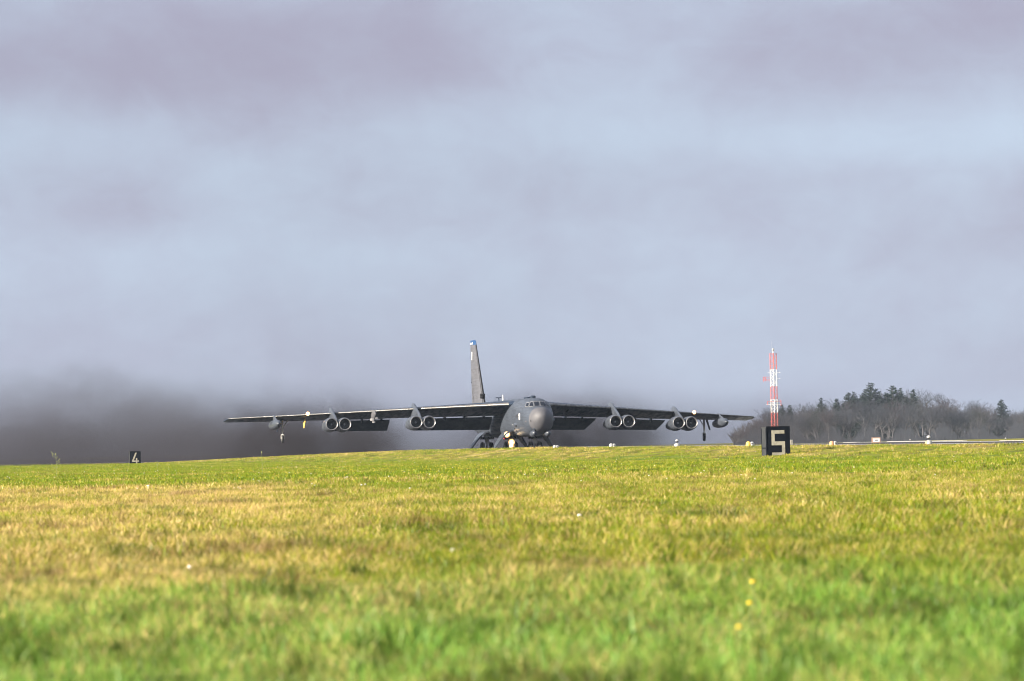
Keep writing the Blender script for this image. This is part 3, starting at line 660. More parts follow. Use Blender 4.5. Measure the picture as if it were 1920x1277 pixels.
# ------------------------------------------------------------------ distance markers
def marker(loc, digit, label):
    r0 = empty('distance_marker', label, 'airfield sign', loc, (0, 0, TH), 'numbered distance markers')
    m3 = MB(); m3.box(-.54, .54, 0, 1.2, 0, 1.36); m3.build('sign_box', M['sign_s'], r0)
    m3 = MB(); m3.box(-.535, .535, -.03, -.001, .04, 1.35); m3.build('front_panel', M['sign_b'], r0)
    m3 = MB()
    for x0, x1, z0, z1 in ((-.56, .56, 1.362, 1.39), (-.565, -.53, .02, 1.36), (.53, .565, .02, 1.36)): m3.box(x0, x1, -.045, .02, z0, z1)
    m3.build('frame', M['sign_b'], r0)
    m3 = MB(); m3.box(-.56, -.541, .1, .14, .03, 1.3); m3.box(-.56, -.541, 1.08, 1.12, .03, 1.3); m3.box(-.56, -.541, .14, 1.08, .35, .40); m3.build('side_trim', M['sign_b'], r0)
    m3 = MB()
    if digit == 5:
        for x0, x1, z0, z1 in ((-.32, .30, 1.04, 1.20), (-.32, -.17, .68, 1.04), (-.32, .32, .50, .68), (.17, .32, .16, .50), (-.30, .32, .02, .16)): m3.box(x0, x1, -.042, -.031, z0, z1)
    else:
        m3.add([(.00, -.042, 1.22), (.17, -.042, 1.22), (-.16, -.042, .42), (-.33, -.042, .42), (.00, -.031, 1.22), (.17, -.031, 1.22), (-.16, -.031, .42), (-.33, -.031, .42)],
               [(3, 2, 1, 0), (4, 5, 6, 7), (0, 1, 5, 4), (1, 2, 6, 5), (2, 3, 7, 6), (3, 0, 4, 7)])
        for x0, x1, z0, z1 in ((-.33, .36, .28, .42), (.06, .20, .42, .66), (.06, .20, .06, .28)): m3.box(x0, x1, -.042, -.031, z0, z1)
    m3.build('numeral', M['sign_w'], r0)
    return r0
marker((at(1454.5, 250), 250, .14), 5, 'large black box sign with a blocky cream number 5 in front of the mast')
marker((at(249, 550), 550, -.06), 4, 'small distant black box sign with a slanted cream number 4 before the dark smoke')

# ------------------------------------------------------------------ runway edge fittings
def edge_D(px, v_=-31.6):
    k = (px-960)/10000; lo, hi = 150.0, 900.0
    for _ in range(60):
        m_ = (lo+hi)/2
        if uv(k*m_, m_)[1] < v_: lo = m_
        else: hi = m_
    return lo
def low_light(px, label, left, z=None, D=None, s=1.0):
    D = D or edge_D(px); X_ = at(px, D); zz = float(hgt(X_, D)) if z is None else z
    r0 = empty('runway_light', label, 'runway light', (X_, D, zz), (0, 0, TH), 'low drum fittings along the runway edge')
    MB().lathe((-.085*s, 0, 0), (0, 0, 1), [(0, .125*s), (.09*s, .125*s), (.16*s, .10*s), (.20*s, .05*s), (.21*s, .005)], 16).build('housing', M[left], r0, 40)
    MB().lathe((.085*s, .0, 0), (0, 0, 1), [(0, .12*s), (.08*s, .125*s), (.15*s, .10*s), (.185*s, .05*s), (.195*s, .005)], 16).build('lens_housing', M['lamp_w'], r0, 40)
    MB().lathe((.06*s, -.115*s, .10*s), (-.1, -1, .15), [(-.03, .035*s), (.012, .035*s), (.014, .003)], 10).build('lens', M['mark_d'], r0, 40)
    MB().lathe((.13*s, -.10*s, .08*s), (.4, -1, .1), [(-.03, .026*s), (.012, .026*s), (.014, .003)], 10).build('lens', M['mark_d'], r0, 40)
    return r0
def tall_light(px, label, left, D=None, z=None, s=1.0):
    D = D or edge_D(px); X_ = at(px, D); zz = float(hgt(X_, D)) if z is None else z
    r0 = empty('elevated_runway_light', label, 'runway light', (X_, D, zz), (0, 0, TH), 'elevated lights with a lamp head along the runway edge')
    MB().lathe((0, 0, 0), (0, 0, 1), [(0, .15*s), (.09*s, .155*s), (.16*s, .12*s), (.19*s, .04*s)], 16).build('housing', M['lamp_w'], r0, 40)
    MB().lathe((-.09*s, -.02, .07*s), (-.5, -1, .1), [(-.05, .09*s), (.08, .08*s), (.085, .01)], 12).build('side_cap', M[left], r0, 40)
    MB().tube([(0, 0, .17*s), (0, 0, .27*s)], .035*s, 8).build('stem', M['mark_d'], r0, 40)
    MB().lathe((0, 0, .26*s), (0, 0, 1), [(0, .05*s), (.03*s, .085*s), (.045*s, .09*s)], 14).build('lamp_base', M['mark_d'], r0, 40)
    MB().lathe((0, 0, .305*s), (0, 0, 1), [(0, .095*s), (.05*s, .09*s), (.09*s, .05*s), (.10*s, .005)], 14).build('lamp_head', M['lamp_w'], r0, 40)
    return r0
low_light(1038, 'low white drum light right beside the bomber\'s forward right door', 'lamp_w', z=.70)
low_light(1144, 'low white drum light under the inner engine pair of the right-hand wing', 'lamp_w', z=.72)
tall_light(1265, 'white lamp head on a thin stem, under the outer engines of the right-hand wing', 'lamp_w', z=.66)
low_light(1402, 'drum light with a yellow left half, just left of the large number 5 sign', 'lamp_y', z=.62, s=1.12)
low_light(1558, 'drum light with an orange-brown left side, right of the large number 5 sign', 'lamp_o', z=.575)
tall_light(1737, 'white lamp head on a stem with an orange side cap, far right runway edge', 'lamp_o', z=.53)
r0 = empty('marker_board', 'small pale board in a brown frame standing beyond the runway before the woods', 'board', at(1638, 505, 830.2), (0, 0, TH))
MB().box(-.42, .42, -.04, .04, 0, .50).build('board_frame', M['brown'], r0); MB().box(-.30, .34, -.055, -.041, .08, .40).build('board_panel', M['mark_w'], r0)
MB().box(-.12, .18, -.062, -.056, .16, .30).build('board_print', M['glass_frame'], r0)
r0 = empty('cabinet', 'small cream equipment cabinet peeping out right behind the large number 5 sign', 'cabinet', at(1479.5, 300, 834.5), (0, 0, TH))
MB().box(-.06, .06, -.05, .2, 0, .26).build('cabinet_body', M['sign_w'], r0); MB().box(-.07, .07, -.06, .21, .262, .29).build('lid', M['lamp_w'], r0)
for px, yy, lab in ((1702, 827.5, 'tiny white far light between the pale board and the stemmed lamp'), (1881, 824.5, 'tiny white far light at the right end of the runway strip')):
    r0 = empty('far_runway_light', lab, 'runway light', at(px, 480, yy), (0, 0, TH), 'tiny lights on the far runway edge')
    MB().tube([(0, 0, 0), (0, 0, .10)], .03, 8).build('stem', M['mark_d'], r0); MB().lathe((0, 0, .10), (0, 0, 1), [(0, .07), (.05, .07), (.09, .01)], 10).build('lamp_head', M['lamp_w'], r0, 40)

# ------------------------------------------------------------------ lattice mast
MD = 1200.0; mx_ = at(1449, MD)
mast = empty('radio_mast', 'tall slim red and white banded lattice mast rising behind the number 5 sign', 'mast', (mx_, MD, .2))
def msec(z0, z1, mname):
    m3 = MB(); r_ = .82; legs = [(r_*math.sin(a), r_*math.cos(a)) for a in (R(180), R(300), R(60))]
    for x, y in legs: m3.tube([(x, y, z0), (x, y, z1)], .10, 6)
    n = max(2, round((z1-z0)/1.0)); h = (z1-z0)/n
    for k in range(n):
        for i in range(3):
            a, b_ = legs[i], legs[(i+1) % 3]; za, zb = z0+k*h, z0+(k+1)*h
            if k % 2: a, b_ = b_, a
            m3.tube([(*a, za), (*b_, zb)], .032, 4); m3.tube([(*a, zb), (*b_, zb-.001)], .026, 4)
    m3.build('lattice_section', M[mname], mast, label=('red' if mname == 'mast_r' else 'white') + ' lattice band')
zz = lambda y: CAMZ - .2 + (yh(1448)-y)/10000*MD
for ya, yb, mn in ((840, 799, 'mast_r'), (799, 774, 'mast_r'), (774, 749, 'mast_w'), (749, 724.6, 'mast_r'), (724.6, 693, 'mast_w'), (693, 662.5, 'mast_r')): msec(max(0, zz(ya)), zz(yb), mn)
MB().tube([(0, 0, zz(664)), (0, 0, zz(655))], .09, 6).build('top_pole', M['mast_w'], mast)
MB().lathe((0, 0, zz(656)), (0, 0, 1), [(-.25, .05), (-.1, .24), (.15, .26), (.32, .12), (.36, .01)], 12).build('beacon', M['lamp_w'], mast, 50)
MB().tube([(-.25, 0, zz(661)), (-.25, 0, zz(640))], .02, 4).build('whip_antenna', M['steel'], mast)
for y, x0, x1, mn in ((707, -2.4, -.8, 'mast_r'), (711, -2.4, -.8, 'mast_r'), (714, -2.2, -.8, 'mast_r'), (699, .8, 1.5, 'mast_w'), (709.5, .8, 1.5, 'mast_w'), (699, -1.4, -.8, 'mast_w'), (758.5, -1.8, 1.6, 'mast_w'), (753, -1.5, 1.5, 'mast_r'), (750.5, .7, 1.5, 'mast_r'), (790, -1.1, -.7, 'mast_r')):
    MB().tube([(x0, -.2, zz(y)), (x1, -.2, zz(y))], .04, 5).build('side_arm', M[mn], mast)
for x, y0, y1, mn in ((-2.35, 715, 706, 'mast_r'), (-1.9, 714, 706, 'mast_r'), (1.5, 761, 751, 'mast_r'), (-1.5, 759, 752, 'mast_r')):
    MB().tube([(x, -.2, zz(y0)), (x, -.2, zz(y1))], .07, 5).build('side_antenna', M[mn], mast)

# ------------------------------------------------------------------ trees
def bare_mesh(seed, spread=.6, H=12.0, twigs=True):
    rd = random.Random(seed); tr = MB(); cr = MB()
    def seg(mbx, p, q, r0_, r1_, n):
        d = (q-p).normalized(); a = d.cross(Vector((.3, .2, 1))).normalized(); b_ = d.cross(a)
        mbx.loft([[p+(a*math.cos(6.283*k/n)+b_*math.sin(6.283*k/n))*r0_ for k in range(n)], [q+(a*math.cos(6.283*k/n)+b_*math.sin(6.283*k/n))*r1_ for k in range(n)]], cap=False)
    def strip(p, q, w_):
        d = (q-p).normalized(); a = Vector((rd.uniform(-1, 1), rd.uniform(-.4, .4), rd.uniform(-1, 1))).cross(d).normalized()*w_
        cr.add([p-a, p+a, q], [(0, 1, 2)])
    def grow(p, d, L, r_, dep):
        n = 3 if dep < 3 else 2
        for k in range(n):
            d2 = (d + Vector((rd.uniform(-.22, .22), rd.uniform(-.22, .22), rd.uniform(-.05, .16)))).normalized()
            q = p + d2*L/n; r2 = r_*(1-.25/n*1.3)
            if r_ > .028: seg(tr, p, q, r_, r2, 5 if r_ > .1 else 3)
            else: strip(p, q, .022)
            p, d, r_ = q, d2, r2
            if dep >= 1 and dep < 6 and k < n-1 or dep == 0 and k == n-2:
                sd_ = (d + Vector((rd.gauss(0, 1), rd.gauss(0, 1), rd.uniform(-.1, .6)))*spread).normalized(); grow(p, sd_, L*rd.uniform(.5, .75), r_*.55, dep+1)
        if dep < 6:
            for _ in range(3 if dep < 2 else 2 if dep < 5 else 3):
                sd_ = (d + Vector((rd.gauss(0, 1), rd.gauss(0, 1), rd.uniform(-.25, .45)))*spread*.8).normalized()
                grow(p, sd_, L*rd.uniform(.6, .82), r_*.66, dep+1)
    nst = rd.choice((1, 1, 2, 3))
    for k in range(nst):
        grow(Vector((rd.uniform(-.5, .5)*(nst > 1), rd.uniform(-.3, .3), -.2)), Vector((rd.uniform(-.3, .3)*(nst > 1) + rd.uniform(-.05, .05), 0, 1)).normalized(), H*.27, .24/math.sqrt(nst), 0 if nst == 1 else 1)
    zmax = max(v_[2] for v_ in cr.v); k = H/zmax
    for m3 in (tr, cr): m3.v = [(x*k, y*k, z*k) for x, y, z in m3.v]
    return tr, cr
def mesh_of(mbx, name, m):
    me = bpy.data.meshes.new(name); me.from_pydata(mbx.v, [], mbx.f); me.materials.append(m); me.update(); return me
BT = []
for i, (sd_, sp) in enumerate(((3, .62), (8, .72), (15, .55), (21, .66), (34, .8), (47, .6))):
    tr, cr = bare_mesh(sd_, sp); BT.append((mesh_of(tr, 'trunk', M['bark']), [mesh_of(cr, 'crown', M[m]) for m in ('twig', 'twig2', 'twig3')]))
def conifer(seed, H=12., wd=.30, gap=.0):
    rd = random.Random(seed); tr = MB(); cr = MB(); tr.tube([(0, 0, -.2), (0, 0, H*.97)], [.2, .03], 6)
    z = H*.06
    while z < H*.985:
        q = z/H; L = H*wd*(1-q)**.8*rd.uniform(.75, 1.1) + .18
        for k in range(8 if q < .9 else 5):
            a = rd.uniform(0, 6.283); l = L*rd.uniform(.7, 1.1); up = rd.uniform(-.05, .30) + q*.5
            if rd.random() < gap: continue
            p0 = Vector((0, 0, z)); d = Vector((math.cos(a), math.sin(a), up)).normalized(); tr.tube([p0, p0+d*l], [.03, .01], 3, cap=False)
            n = max(3, int(l/.13))
            for j in range(n):
                b0 = p0 + d*l*(j+.6)/n; sz = rd.uniform(.12, .24)
                for _ in range(3):
                    e = (d*rd.uniform(0, 1) + Vector((rd.gauss(0, .6), rd.gauss(0, .6), rd.gauss(-.05, .4)))).normalized()*sz*1.6
                    w_ = Vector((rd.gauss(0, 1), rd.gauss(0, 1), rd.gauss(0, 1))).cross(e).normalized()*sz*.33
                    cr.add([b0-w_, b0+w_, b0+e+w_*.3, b0+e-w_*.3], [(0, 1, 2, 3)])
        z += H*.028
    return tr, cr
CF = []
for sd_, wd, gp in ((5, .25, .05), (9, .34, .25), (12, .20, .1)):
    tr, cr = conifer(sd_, wd=wd, gap=gp); CF.append((mesh_of(tr, 'trunk', M['bark']), mesh_of(cr, 'crown', M['needle'])))
def tree(kind, px, ytop, D, label, var=0, tint=0, wx=1.0, grp=None):
    X_, Y_, zt = at(px, D, ytop); zg = .1; H = (zt - zg)*(1.0 if kind == 'c' else 1.1); rd = random.Random(int(px*7+D))
    grp = grp or ('conifers in the wood' if kind == 'c' else 'bare trees of the wood')
    r0 = empty('conifer_tree' if kind == 'c' else 'bare_tree', label, 'tree', (X_, Y_, zg), (0, 0, rd.uniform(0, 6.28)), grp)
    s = H/12.0; r0.scale = (s*wx, s*wx, s)
    a, b_ = CF[var] if kind == 'c' else (BT[var][0], BT[var][1][tint])
    link('trunk', a, r0); link('crown', b_, r0); return r0
sil = [(1360, 815), (1385, 803), (1400, 793), (1425, 776), (1442, 768), (1460, 762), (1480, 757), (1500, 758), (1520, 757), (1540, 749), (1560, 752), (1590, 742), (1610, 738), (1630, 727), (1650, 729), (1672, 727), (1690, 727), (1705, 729),
       (1722, 727), (1740, 734), (1757, 739), (1775, 747), (1790, 762), (1802, 757), (1820, 750), (1838, 748), (1850, 756), (1866, 775), (1885, 766), (1905, 767), (1930, 770), (1960, 765), (2000, 760), (2040, 768)]
sx_, sy_ = zip(*sil)
def top_at(x): return float(np.interp(x, sx_, sy_))
con = [(1463, 760, 0, 'dark narrow spruce directly right of the mast'), (1478, 760, 2, 'short dark spruce second right of the mast'), (1537, 747, 0, 'small pointed dark spruce poking up at the left end of the wood'), (1566, 748, 2, 'thin dark spruce left of the tall spruces'),
       (1589, 737, 1, 'broad dark spruce left of the tallest one'), (1599, 736, 0, 'narrow dark spruce touching the tallest one\'s left side'), (1631, 719, 1, 'tallest dark spruce of the wood with a ragged top'), (1617, 738, 1, 'dark spruce under the tallest one\'s left shoulder'), (1645, 735, 0, 'dark spruce under the tallest one\'s right shoulder'),
       (1671, 724, 1, 'wide dark spruce right of the tallest one'), (1660, 738, 2, 'dark spruce filling the gap after the tallest one'), (1685, 729, 0, 'dark spruce right of the wide spruce'), (1710, 731, 2, 'slim dark spruce at the middle of the wood, rightmost of the cluster'), (1697, 745, 0, 'lower dark spruce inside the middle cluster'),
       (1875, 750, 1, 'lone ragged dark pine near the right edge of the picture')]
for px, yt, vr, lb in con: tree('c', px, yt, 1420, lb, vr, wx=1.45, grp='dark conifers standing in the wood')
# the wood's bare trees: back row gives the skyline, middle and front rows the mass
rows = [(1470, 0, 17, 'back row', 0.96), (1400, 7, 19, 'middle row', .84), (1340, 26, 21, 'front row', .74)]
tints = ['grey-brown', 'reddish-brown', 'olive-brown']
where = lambda x: ('behind the bomber\'s wing tip' if x < 1415 else 'behind the mast and number 5 sign' if x < 1490 else 'left of the dark spruces' if x < 1585 else 'below the tallest spruces' if x < 1700 else 'just right of the spruces' if x < 1780 else 'right of the stemmed runway lamp' if x < 1860 else 'near the right edge of the picture')
def ordn(k):
    o1 = ['first', 'second', 'third', 'fourth', 'fifth', 'sixth', 'seventh', 'eighth', 'ninth', 'tenth', 'eleventh', 'twelfth', 'thirteenth', 'fourteenth', 'fifteenth', 'sixteenth', 'seventeenth', 'eighteenth', 'nineteenth']
    if k < 19: return o1[k]
    tn_ = ('twenty', 'thirty', 'forty')[(k+1)//10-2]; return {'twenty': 'twentieth', 'thirty': 'thirtieth', 'forty': 'fortieth'}[tn_] if (k+1) % 10 == 0 else tn_ + '-' + o1[(k+1) % 10 - 1]
for D, dy, step, rn, fr in rows:
    x = 1368 + (D % 7)*2; k = 0
    while x < 2030:
        jx = x + random.uniform(-4, 4); yt = top_at(jx); full = yh(jx) - yt
        yy = yh(jx) - full*fr*random.uniform(.93, 1.03)
        if D == 1400 and 1585 < jx < 1720: yy = yh(jx) - 70*random.uniform(.9, 1.05)
        if D == 1470 and 1585 < jx < 1720: yy += 6
        vr = random.randrange(6); ti = 1 if jx < 1440 else random.choice((0, 0, 0, 1, 2))
        wd = random.uniform(.95, 1.35)
        lb = '%s %s bare tree, %s from the left in the %s of the wood' % (('upright', 'spreading', 'narrow', 'dense', 'crooked', 'open-crowned')[vr], tints[ti], ordn(k), rn)
        tree('b', jx, yy, D + random.uniform(-18, 18), lb, vr, ti, wd, grp='bare trees of the wood')
        x += step*random.uniform(.8, 1.2); k += 1
# scrub at the wood's foot (uncountable)
m3 = MB(); rd = random.Random(5)
for _ in range(26000):
    px = rd.uniform(1372, 2060); D = rd.uniform(1300, 1480); X_ = at(px, D); h = rd.uniform(.8, 4.8)*(0.6+.4*math.sin(px*.09)); l = rd.gauss(0, .5)*h*.6
    w_ = rd.uniform(.02, .05); z0 = rd.uniform(0, h*.5)
    m3.add([(X_-w_, D, z0), (X_+w_, D, z0), (X_+l*.5, D+rd.gauss(0, .3), z0+h)], [(0, 1, 2)])
m3.build('scrub', [M['twig']], None, None, kind='stuff', label='tangle of bare brown scrub along the foot of the wood', category='scrub')
m3 = MB()
for _ in range(5000):
    px = rd.uniform(1372, 2060); D = rd.uniform(1480, 1560); X_ = at(px, D); h = min(12, (yh(px)-top_at(px))/10000*D*.62); z0 = rd.uniform(0, h); l = rd.gauss(0, 1.2); w_ = rd.uniform(.08, .3)
    m3.add([(X_-w_, D, z0), (X_+w_, D, z0), (X_+l, D, z0+rd.uniform(1.5, 4))], [(0, 1, 2)])
m3.build('wood_depth', M['bark'], None, None, kind='stuff', label='dim mass of trunks and branches deep inside the wood', category='wood')

# ------------------------------------------------------------------ flowers, mushrooms, weeds
def ground_D(px, py):
    k = (px-960)/10000; a = (py-yh(px))/10000
    for D in np.arange(12, 600, .1):
        if CAMZ - a*D <= float(hgt(k*D, D)) + .04: return float(D)
    return 300.
def flower(px, py, kind, label, size, h, grp):
    a = (py-yh(px))/10000; D = 13.0
    while D < 500 and CAMZ - a*D > float(hgt(at(px, D), D)) + h: D += .02
    X_ = at(px, D); zg = float(hgt(X_, D))
    r0 = empty(kind, label, 'mushroom' if kind == 'mushroom' else 'flower', (X_, D, zg), (0, 0, random.uniform(0, 6)), grp)
    if kind == 'mushroom':
        MB().tube([(0, 0, -.01), (0, 0, h)], [size*.28, size*.2], 8).build('stem', M['mush'], r0, 60)
        MB().lathe((0, 0, h), (0, 0, 1), [(-.01, size*.1), (-.008, size), (size*.25, size*.85), (size*.5, size*.45), (size*.56, .002)], 14).build('cap', M['mush'], r0, 60)
    else:
        MB().tube([(0, 0, -.01), (.01, 0, h)], [.003, .002], 5).build('stem', M['stalk'], r0)
        m3 = MB(); n = 14
        for q in range(3):
            for k in range(n):
                a_ = 6.283*(k+q*.33)/n; r_ = size*(1-.25*q); z = h + size*(.08+.16*q)
                m3.add([(.01, 0, z), (.01+math.cos(a_-.2)*r_*.7, math.sin(a_-.2)*r_*.7, z+size*.15), (.01+math.cos(a_)*r_, math.sin(a_)*r_, z+size*.2), (.01+math.cos(a_+.2)*r_*.7, math.sin(a_+.2)*r_*.7, z+size*.15)], [(0, 1, 2, 3)])
        m3.add([(.01+math.cos(6.283*k/8)*size*.6, math.sin(6.283*k/8)*size*.6, h+size*.55) for k in range(8)] + [(.01+math.cos(6.283*k/8)*size*.7, math.sin(6.283*k/8)*size*.7, h) for k in range(8)], [tuple(range(8))] + [(k, (k+1) % 8, (k+1) % 8+8, k+8) for k in range(8)])
        m3.build('flower_head', M['pet_y'], r0)
    return r0
flower(1405, 1092, 'dandelion', 'yellow flower on a thin stem, highest of the three in the blurred right foreground', .019, .16, 'three yellow flowers in the foreground')
flower(1398, 1132, 'dandelion', 'yellow flower on a thin stem, middle of the three in the blurred right foreground', .018, .15, 'three yellow flowers in the foreground')
flower(1370, 1177, 'dandelion', 'yellow flower on a thin stem, lowest of the three in the blurred right foreground', .015, .14, 'three yellow flowers in the foreground')
for px, py, s, lb in ((303, 1040, .055, 'pale mushroom in the left foreground grass, nearest and brightest of the left ones'), (347, 1063, .05, 'blurred pale mushroom just right of and below the brightest left one'), (840, 1031, .05, 'wide pale mushroom left of the picture centre, near dark tussocks'),
                      (752, 1016, .045, 'small pale mushroom left of the wide central one'), (272, 911, .09, 'pinkish pale mushroom in the straw grass below the number 4 sign'), (1386, 1050, .045, 'pale mushroom above the three yellow flowers'),
                      (1079, 966, .06, 'lone pale mushroom right of centre in the dry grass')):
    flower(px, py, 'mushroom', lb, s*.42, .055, 'pale mushrooms scattered in the turf')
# tiny wild flowers nobody could count
m3 = MB(); m4 = MB()
def speck(mbx, x, y, z, s):
    mbx.add([(x-s, y, z-s*.4), (x+s, y, z-s*.4), (x+s*.6, y+.01, z+s*.6), (x-s*.6, y+.01, z+s*.6), (x, y-s, z)], [(0, 1, 2, 3), (0, 4, 1), (3, 2, 4), (0, 3, 4), (1, 4, 2)])
for _ in range(260):
    D = rd.uniform(90, 420); px = rd.uniform(-30, 1950); X_ = at(px, D)
    if float(uv(X_, D)[1]) > -32: continue
    speck(m3, X_, D, float(hgt(X_, D)) + rd.uniform(.09, .15), rd.uniform(.008, .018))
for _ in range(900):
    D = rd.uniform(150, 245); px = rd.gauss(900, 260) if rd.random() < .6 else rd.uniform(0, 1920); X_ = at(px, D)
    speck(m4, X_, D, float(hgt(X_, D)) + rd.uniform(.09, .13), rd.uniform(.007, .014))
m3.build('daisies', M['pet_w'], None, None, kind='stuff', label='tiny white wild flowers sprinkled along the far grass', category='flowers')
m4.build('buttercups', M['pet_y'], None, None, kind='stuff', label='tiny yellow wild flowers in the bright green belt', category='flowers')
def weed(px, ybase, H, D, label, n=9, seed=1):
    r_ = random.Random(seed); X_ = at(px, D); z0 = float(hgt(X_, D)); r0 = empty('seed_stalk', label, 'weed', (X_, D, z0), (0, 0, 0), 'tall seed stalks above the turf')
    m5 = MB(); m5.tube([(0, 0, 0), (.02, 0, H*.5), (0, 0, H)], [.008, .006, .003], 5); heads = MB()
    for k in range(n):
        z = H*r_.uniform(.35, .98); l = r_.uniform(.06, .2)*H; s_ = r_.choice((-1, 1)); p = (s_*l, r_.uniform(-.05, .05), z+l*.7); m5.tube([(0.01, 0, z), p], .004, 4)
        heads.lathe(p, (s_*.3, 0, 1), [(-.02, .004), (0, .011), (.04, .009), (.06, .003)], 6)
    heads.lathe((0, 0, H), (0, 0, 1), [(-.02, .004), (0, .02), (.05, .015), (.07, .003)], 6)
    m5.build('stem', M['stalk'], r0); heads.build('seed_head', M['stalk'], r0)
weed(100, 0, .95, 215, 'tallest seed stalk, branching, at the left before the dark smoke', 11, 1)
weed(290, 0, .42, 330, 'short seed stalk just right of the number 4 sign', 6, 2)
weed(486, 0, .80, 190, 'thin single seed stalk below the bomber\'s left-hand wing tip', 2, 3)

# ------------------------------------------------------------------ smoke and haze
def vol_obj(name, x0, x1, y0, y1, z0, z1, label, cat):
    m3 = MB(); m3.box(x0, x1, y0, y1, z0, z1)
    mv = bpy.data.materials.new(name); mv.use_nodes = True; t = mv.node_tree; t.nodes.clear()
    o = m3.build(name, mv, None, None, kind='stuff', label=label, category=cat); return o, t, mv
SMZ = 26
o, t, mv = vol_obj('smoke', -215, 62, 618, 960, -1.0, SMZ, 'broad bank of dark brown-grey exhaust smoke drifting behind the bomber', 'smoke')
g = N(t, 'ShaderNodeTexCoord').outputs['Object']; s3 = N(t, 'ShaderNodeSeparateXYZ'); t.links.new(g, s3.inputs[0]); X_, Y_, Z_ = s3.outputs
k_ = math_n(t, 'DIVIDE', X_, Y_)
nA = noise(t, g, .045, 4, .55, .6, loc=(2.2, 0, 1.7), sc3=(1, .45, 1.5)); nB = noise(t, g, .13, 5, .6, 1.2, loc=(0, 3, 0), sc3=(1, .5, 1.3))
ramp = N(t, 'ShaderNodeValToRGB'); t.links.new(smooth(t, X_, -100, 62), ramp.inputs[0])
lin = N(t, 'ShaderNodeMapRange'); t.links.new(X_, lin.inputs[0]); lin.inputs[1].default_value = -90; lin.inputs[2].default_value = 60; t.links.new(lin.outputs[0], ramp.inputs[0])
cr_ = ramp.color_ramp; cr_.elements[0].position = 0; cr_.elements[0].color = (.72,)*3 + (1,)
for p, c in ((.16, .64), (.30, .52), (.42, .36), (.60, .36), (.80, .44), (.93, .30)):
    e = cr_.elements.new(p); e.color = (c, c, c, 1)
cr_.elements[-1].position = 1.0; cr_.elements[-1].color = (.05, .05, .05, 1)
top = math_n(t, 'MULTIPLY', ramp.outputs[0], 16.0)
tn = math_n(t, 'ADD', top, math_n(t, 'ADD', math_n(t, 'MULTIPLY', math_n(t, 'SUBTRACT', nA, .5), 20.0), math_n(t, 'MULTIPLY', math_n(t, 'SUBTRACT', nB, .5), 14.0)))
hgtf = smooth(t, math_n(t, 'SUBTRACT', tn, Z_), -4.0, 8.5)
low = smooth(t, Z_, 0, 7, 1.6, .8)
leftm = smooth(t, X_, -60, 6, 1.0, .13); rgt = smooth(t, X_, 16, 36, 1, 0)
inner = mul(t, smooth(t, nB, .34, .62, .35, 1.2), smooth(t, nA, .35, .62, .55, 1.2))
edges = mul(t, smooth(t, Y_, 620, 660), smooth(t, Y_, 860, 955, 1, 0), smooth(t, X_, -212, -150), smooth(t, Z_, SMZ-6, SMZ-.5, 1, 0))
wisp = mul(t, smooth(t, noise(t, g, .06, 4, .6, .8, loc=(5, 1, 8), sc3=(1, .5, 1.2)), .50, .72), smooth(t, Z_, 7, 24, 1, 0), .20)
dens = mul(t, math_n(t, 'ADD', mul(t, hgtf, low, leftm, inner), wisp), edges, rgt, .0118)
pv = N(t, 'ShaderNodeVolumePrincipled'); pv.inputs['Color'].default_value = (.108, .103, .120, 1); pv.inputs['Anisotropy'].default_value = 0.0
t.links.new(dens, pv.inputs['Density']); t.links.new(pv.outputs[0], N(t, 'ShaderNodeOutputMaterial').inputs['Volume'])
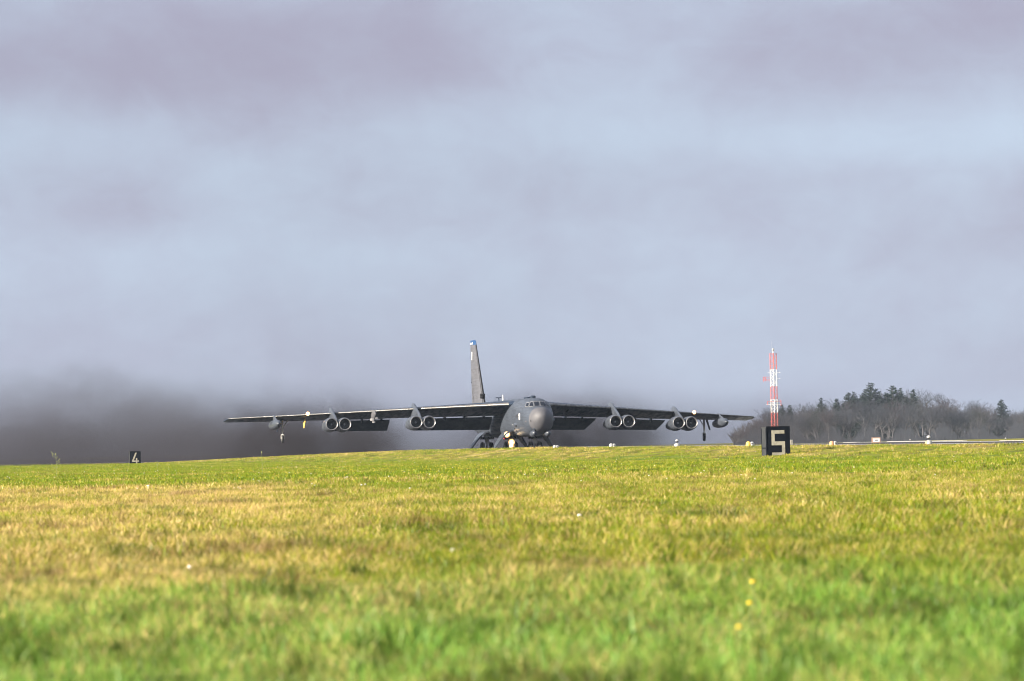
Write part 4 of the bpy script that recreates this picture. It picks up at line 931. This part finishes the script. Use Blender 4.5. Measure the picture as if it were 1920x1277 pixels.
# fresh jet exhaust right behind the engines
o, t, mv = vol_obj('exhaust_smoke', -62, 42, 557, 617, -.6, 11, 'dark streaks of fresh exhaust blown back from the engines', 'smoke')
g = N(t, 'ShaderNodeTexCoord').outputs['Object']; s3 = N(t, 'ShaderNodeSeparateXYZ'); t.links.new(g, s3.inputs[0]); X_, Y_, Z_ = s3.outputs
dx = math_n(t, 'SUBTRACT', X_, NOSE[0]); dy = math_n(t, 'SUBTRACT', Y_, NOSE[1])
vv = math_n(t, 'ADD', math_n(t, 'MULTIPLY', dx, float(dv[0])), math_n(t, 'MULTIPLY', dy, float(dv[1])))
uu = math_n(t, 'ADD', math_n(t, 'MULTIPLY', dx, float(du[0])), math_n(t, 'MULTIPLY', dy, float(du[1])))
nB = noise(t, g, .35, 4, .6, .7, sc3=(1, .35, 1)); acc = None
rr_ = math_n(t, 'ADD', .9, math_n(t, 'MULTIPLY', math_n(t, 'SUBTRACT', uu, 22), .06))
for vc in (-18.1, -10.3, 10.3, 18.1):
    a = math_n(t, 'SUBTRACT', vv, vc); b_ = math_n(t, 'SUBTRACT', Z_, math_n(t, 'SUBTRACT', 2.3, math_n(t, 'MULTIPLY', math_n(t, 'SUBTRACT', uu, 24), .02)))
    wob = math_n(t, 'MULTIPLY', math_n(t, 'SUBTRACT', nB, .5), 2.6)
    a = math_n(t, 'ADD', a, wob)
    d2 = math_n(t, 'ADD', math_n(t, 'MULTIPLY', a, a), math_n(t, 'MULTIPLY', b_, b_))
    e = math_n(t, 'EXPONENT', math_n(t, 'MULTIPLY', math_n(t, 'DIVIDE', d2, math_n(t, 'MULTIPLY', rr_, rr_)), -1.0))
    acc = e if acc is None else math_n(t, 'ADD', acc, e)
base = mul(t, smooth(t, Z_, 1.5, 7.5, 1, 0), .16)
dens = mul(t, math_n(t, 'ADD', mul(t, acc, smooth(t, nB, .35, .6, .3, 1.2)), base), smooth(t, Y_, 561, 580), smooth(t, Z_, 8, 10.8, 1, 0), smooth(t, X_, 30, 41, 1, 0), smooth(t, X_, -61, -50), .075)
pv = N(t, 'ShaderNodeVolumePrincipled'); pv.inputs['Color'].default_value = (.055, .050, .056, 1); t.links.new(dens, pv.inputs['Density'])
t.links.new(pv.outputs[0], N(t, 'ShaderNodeOutputMaterial').inputs['Volume'])
HAZE = True
if HAZE:
    o, t, mv = vol_obj('haze', -420, 420, -60, 1750, -2.2, 26.5, 'thin bluish haze over the airfield', 'haze')
    pv = N(t, 'ShaderNodeVolumePrincipled'); pv.inputs['Color'].default_value = (.68, .82, 1.0, 1); pv.inputs['Density'].default_value = .00005; pv.inputs['Anisotropy'].default_value = .0
    t.links.new(pv.outputs[0], N(t, 'ShaderNodeOutputMaterial').inputs['Volume'])
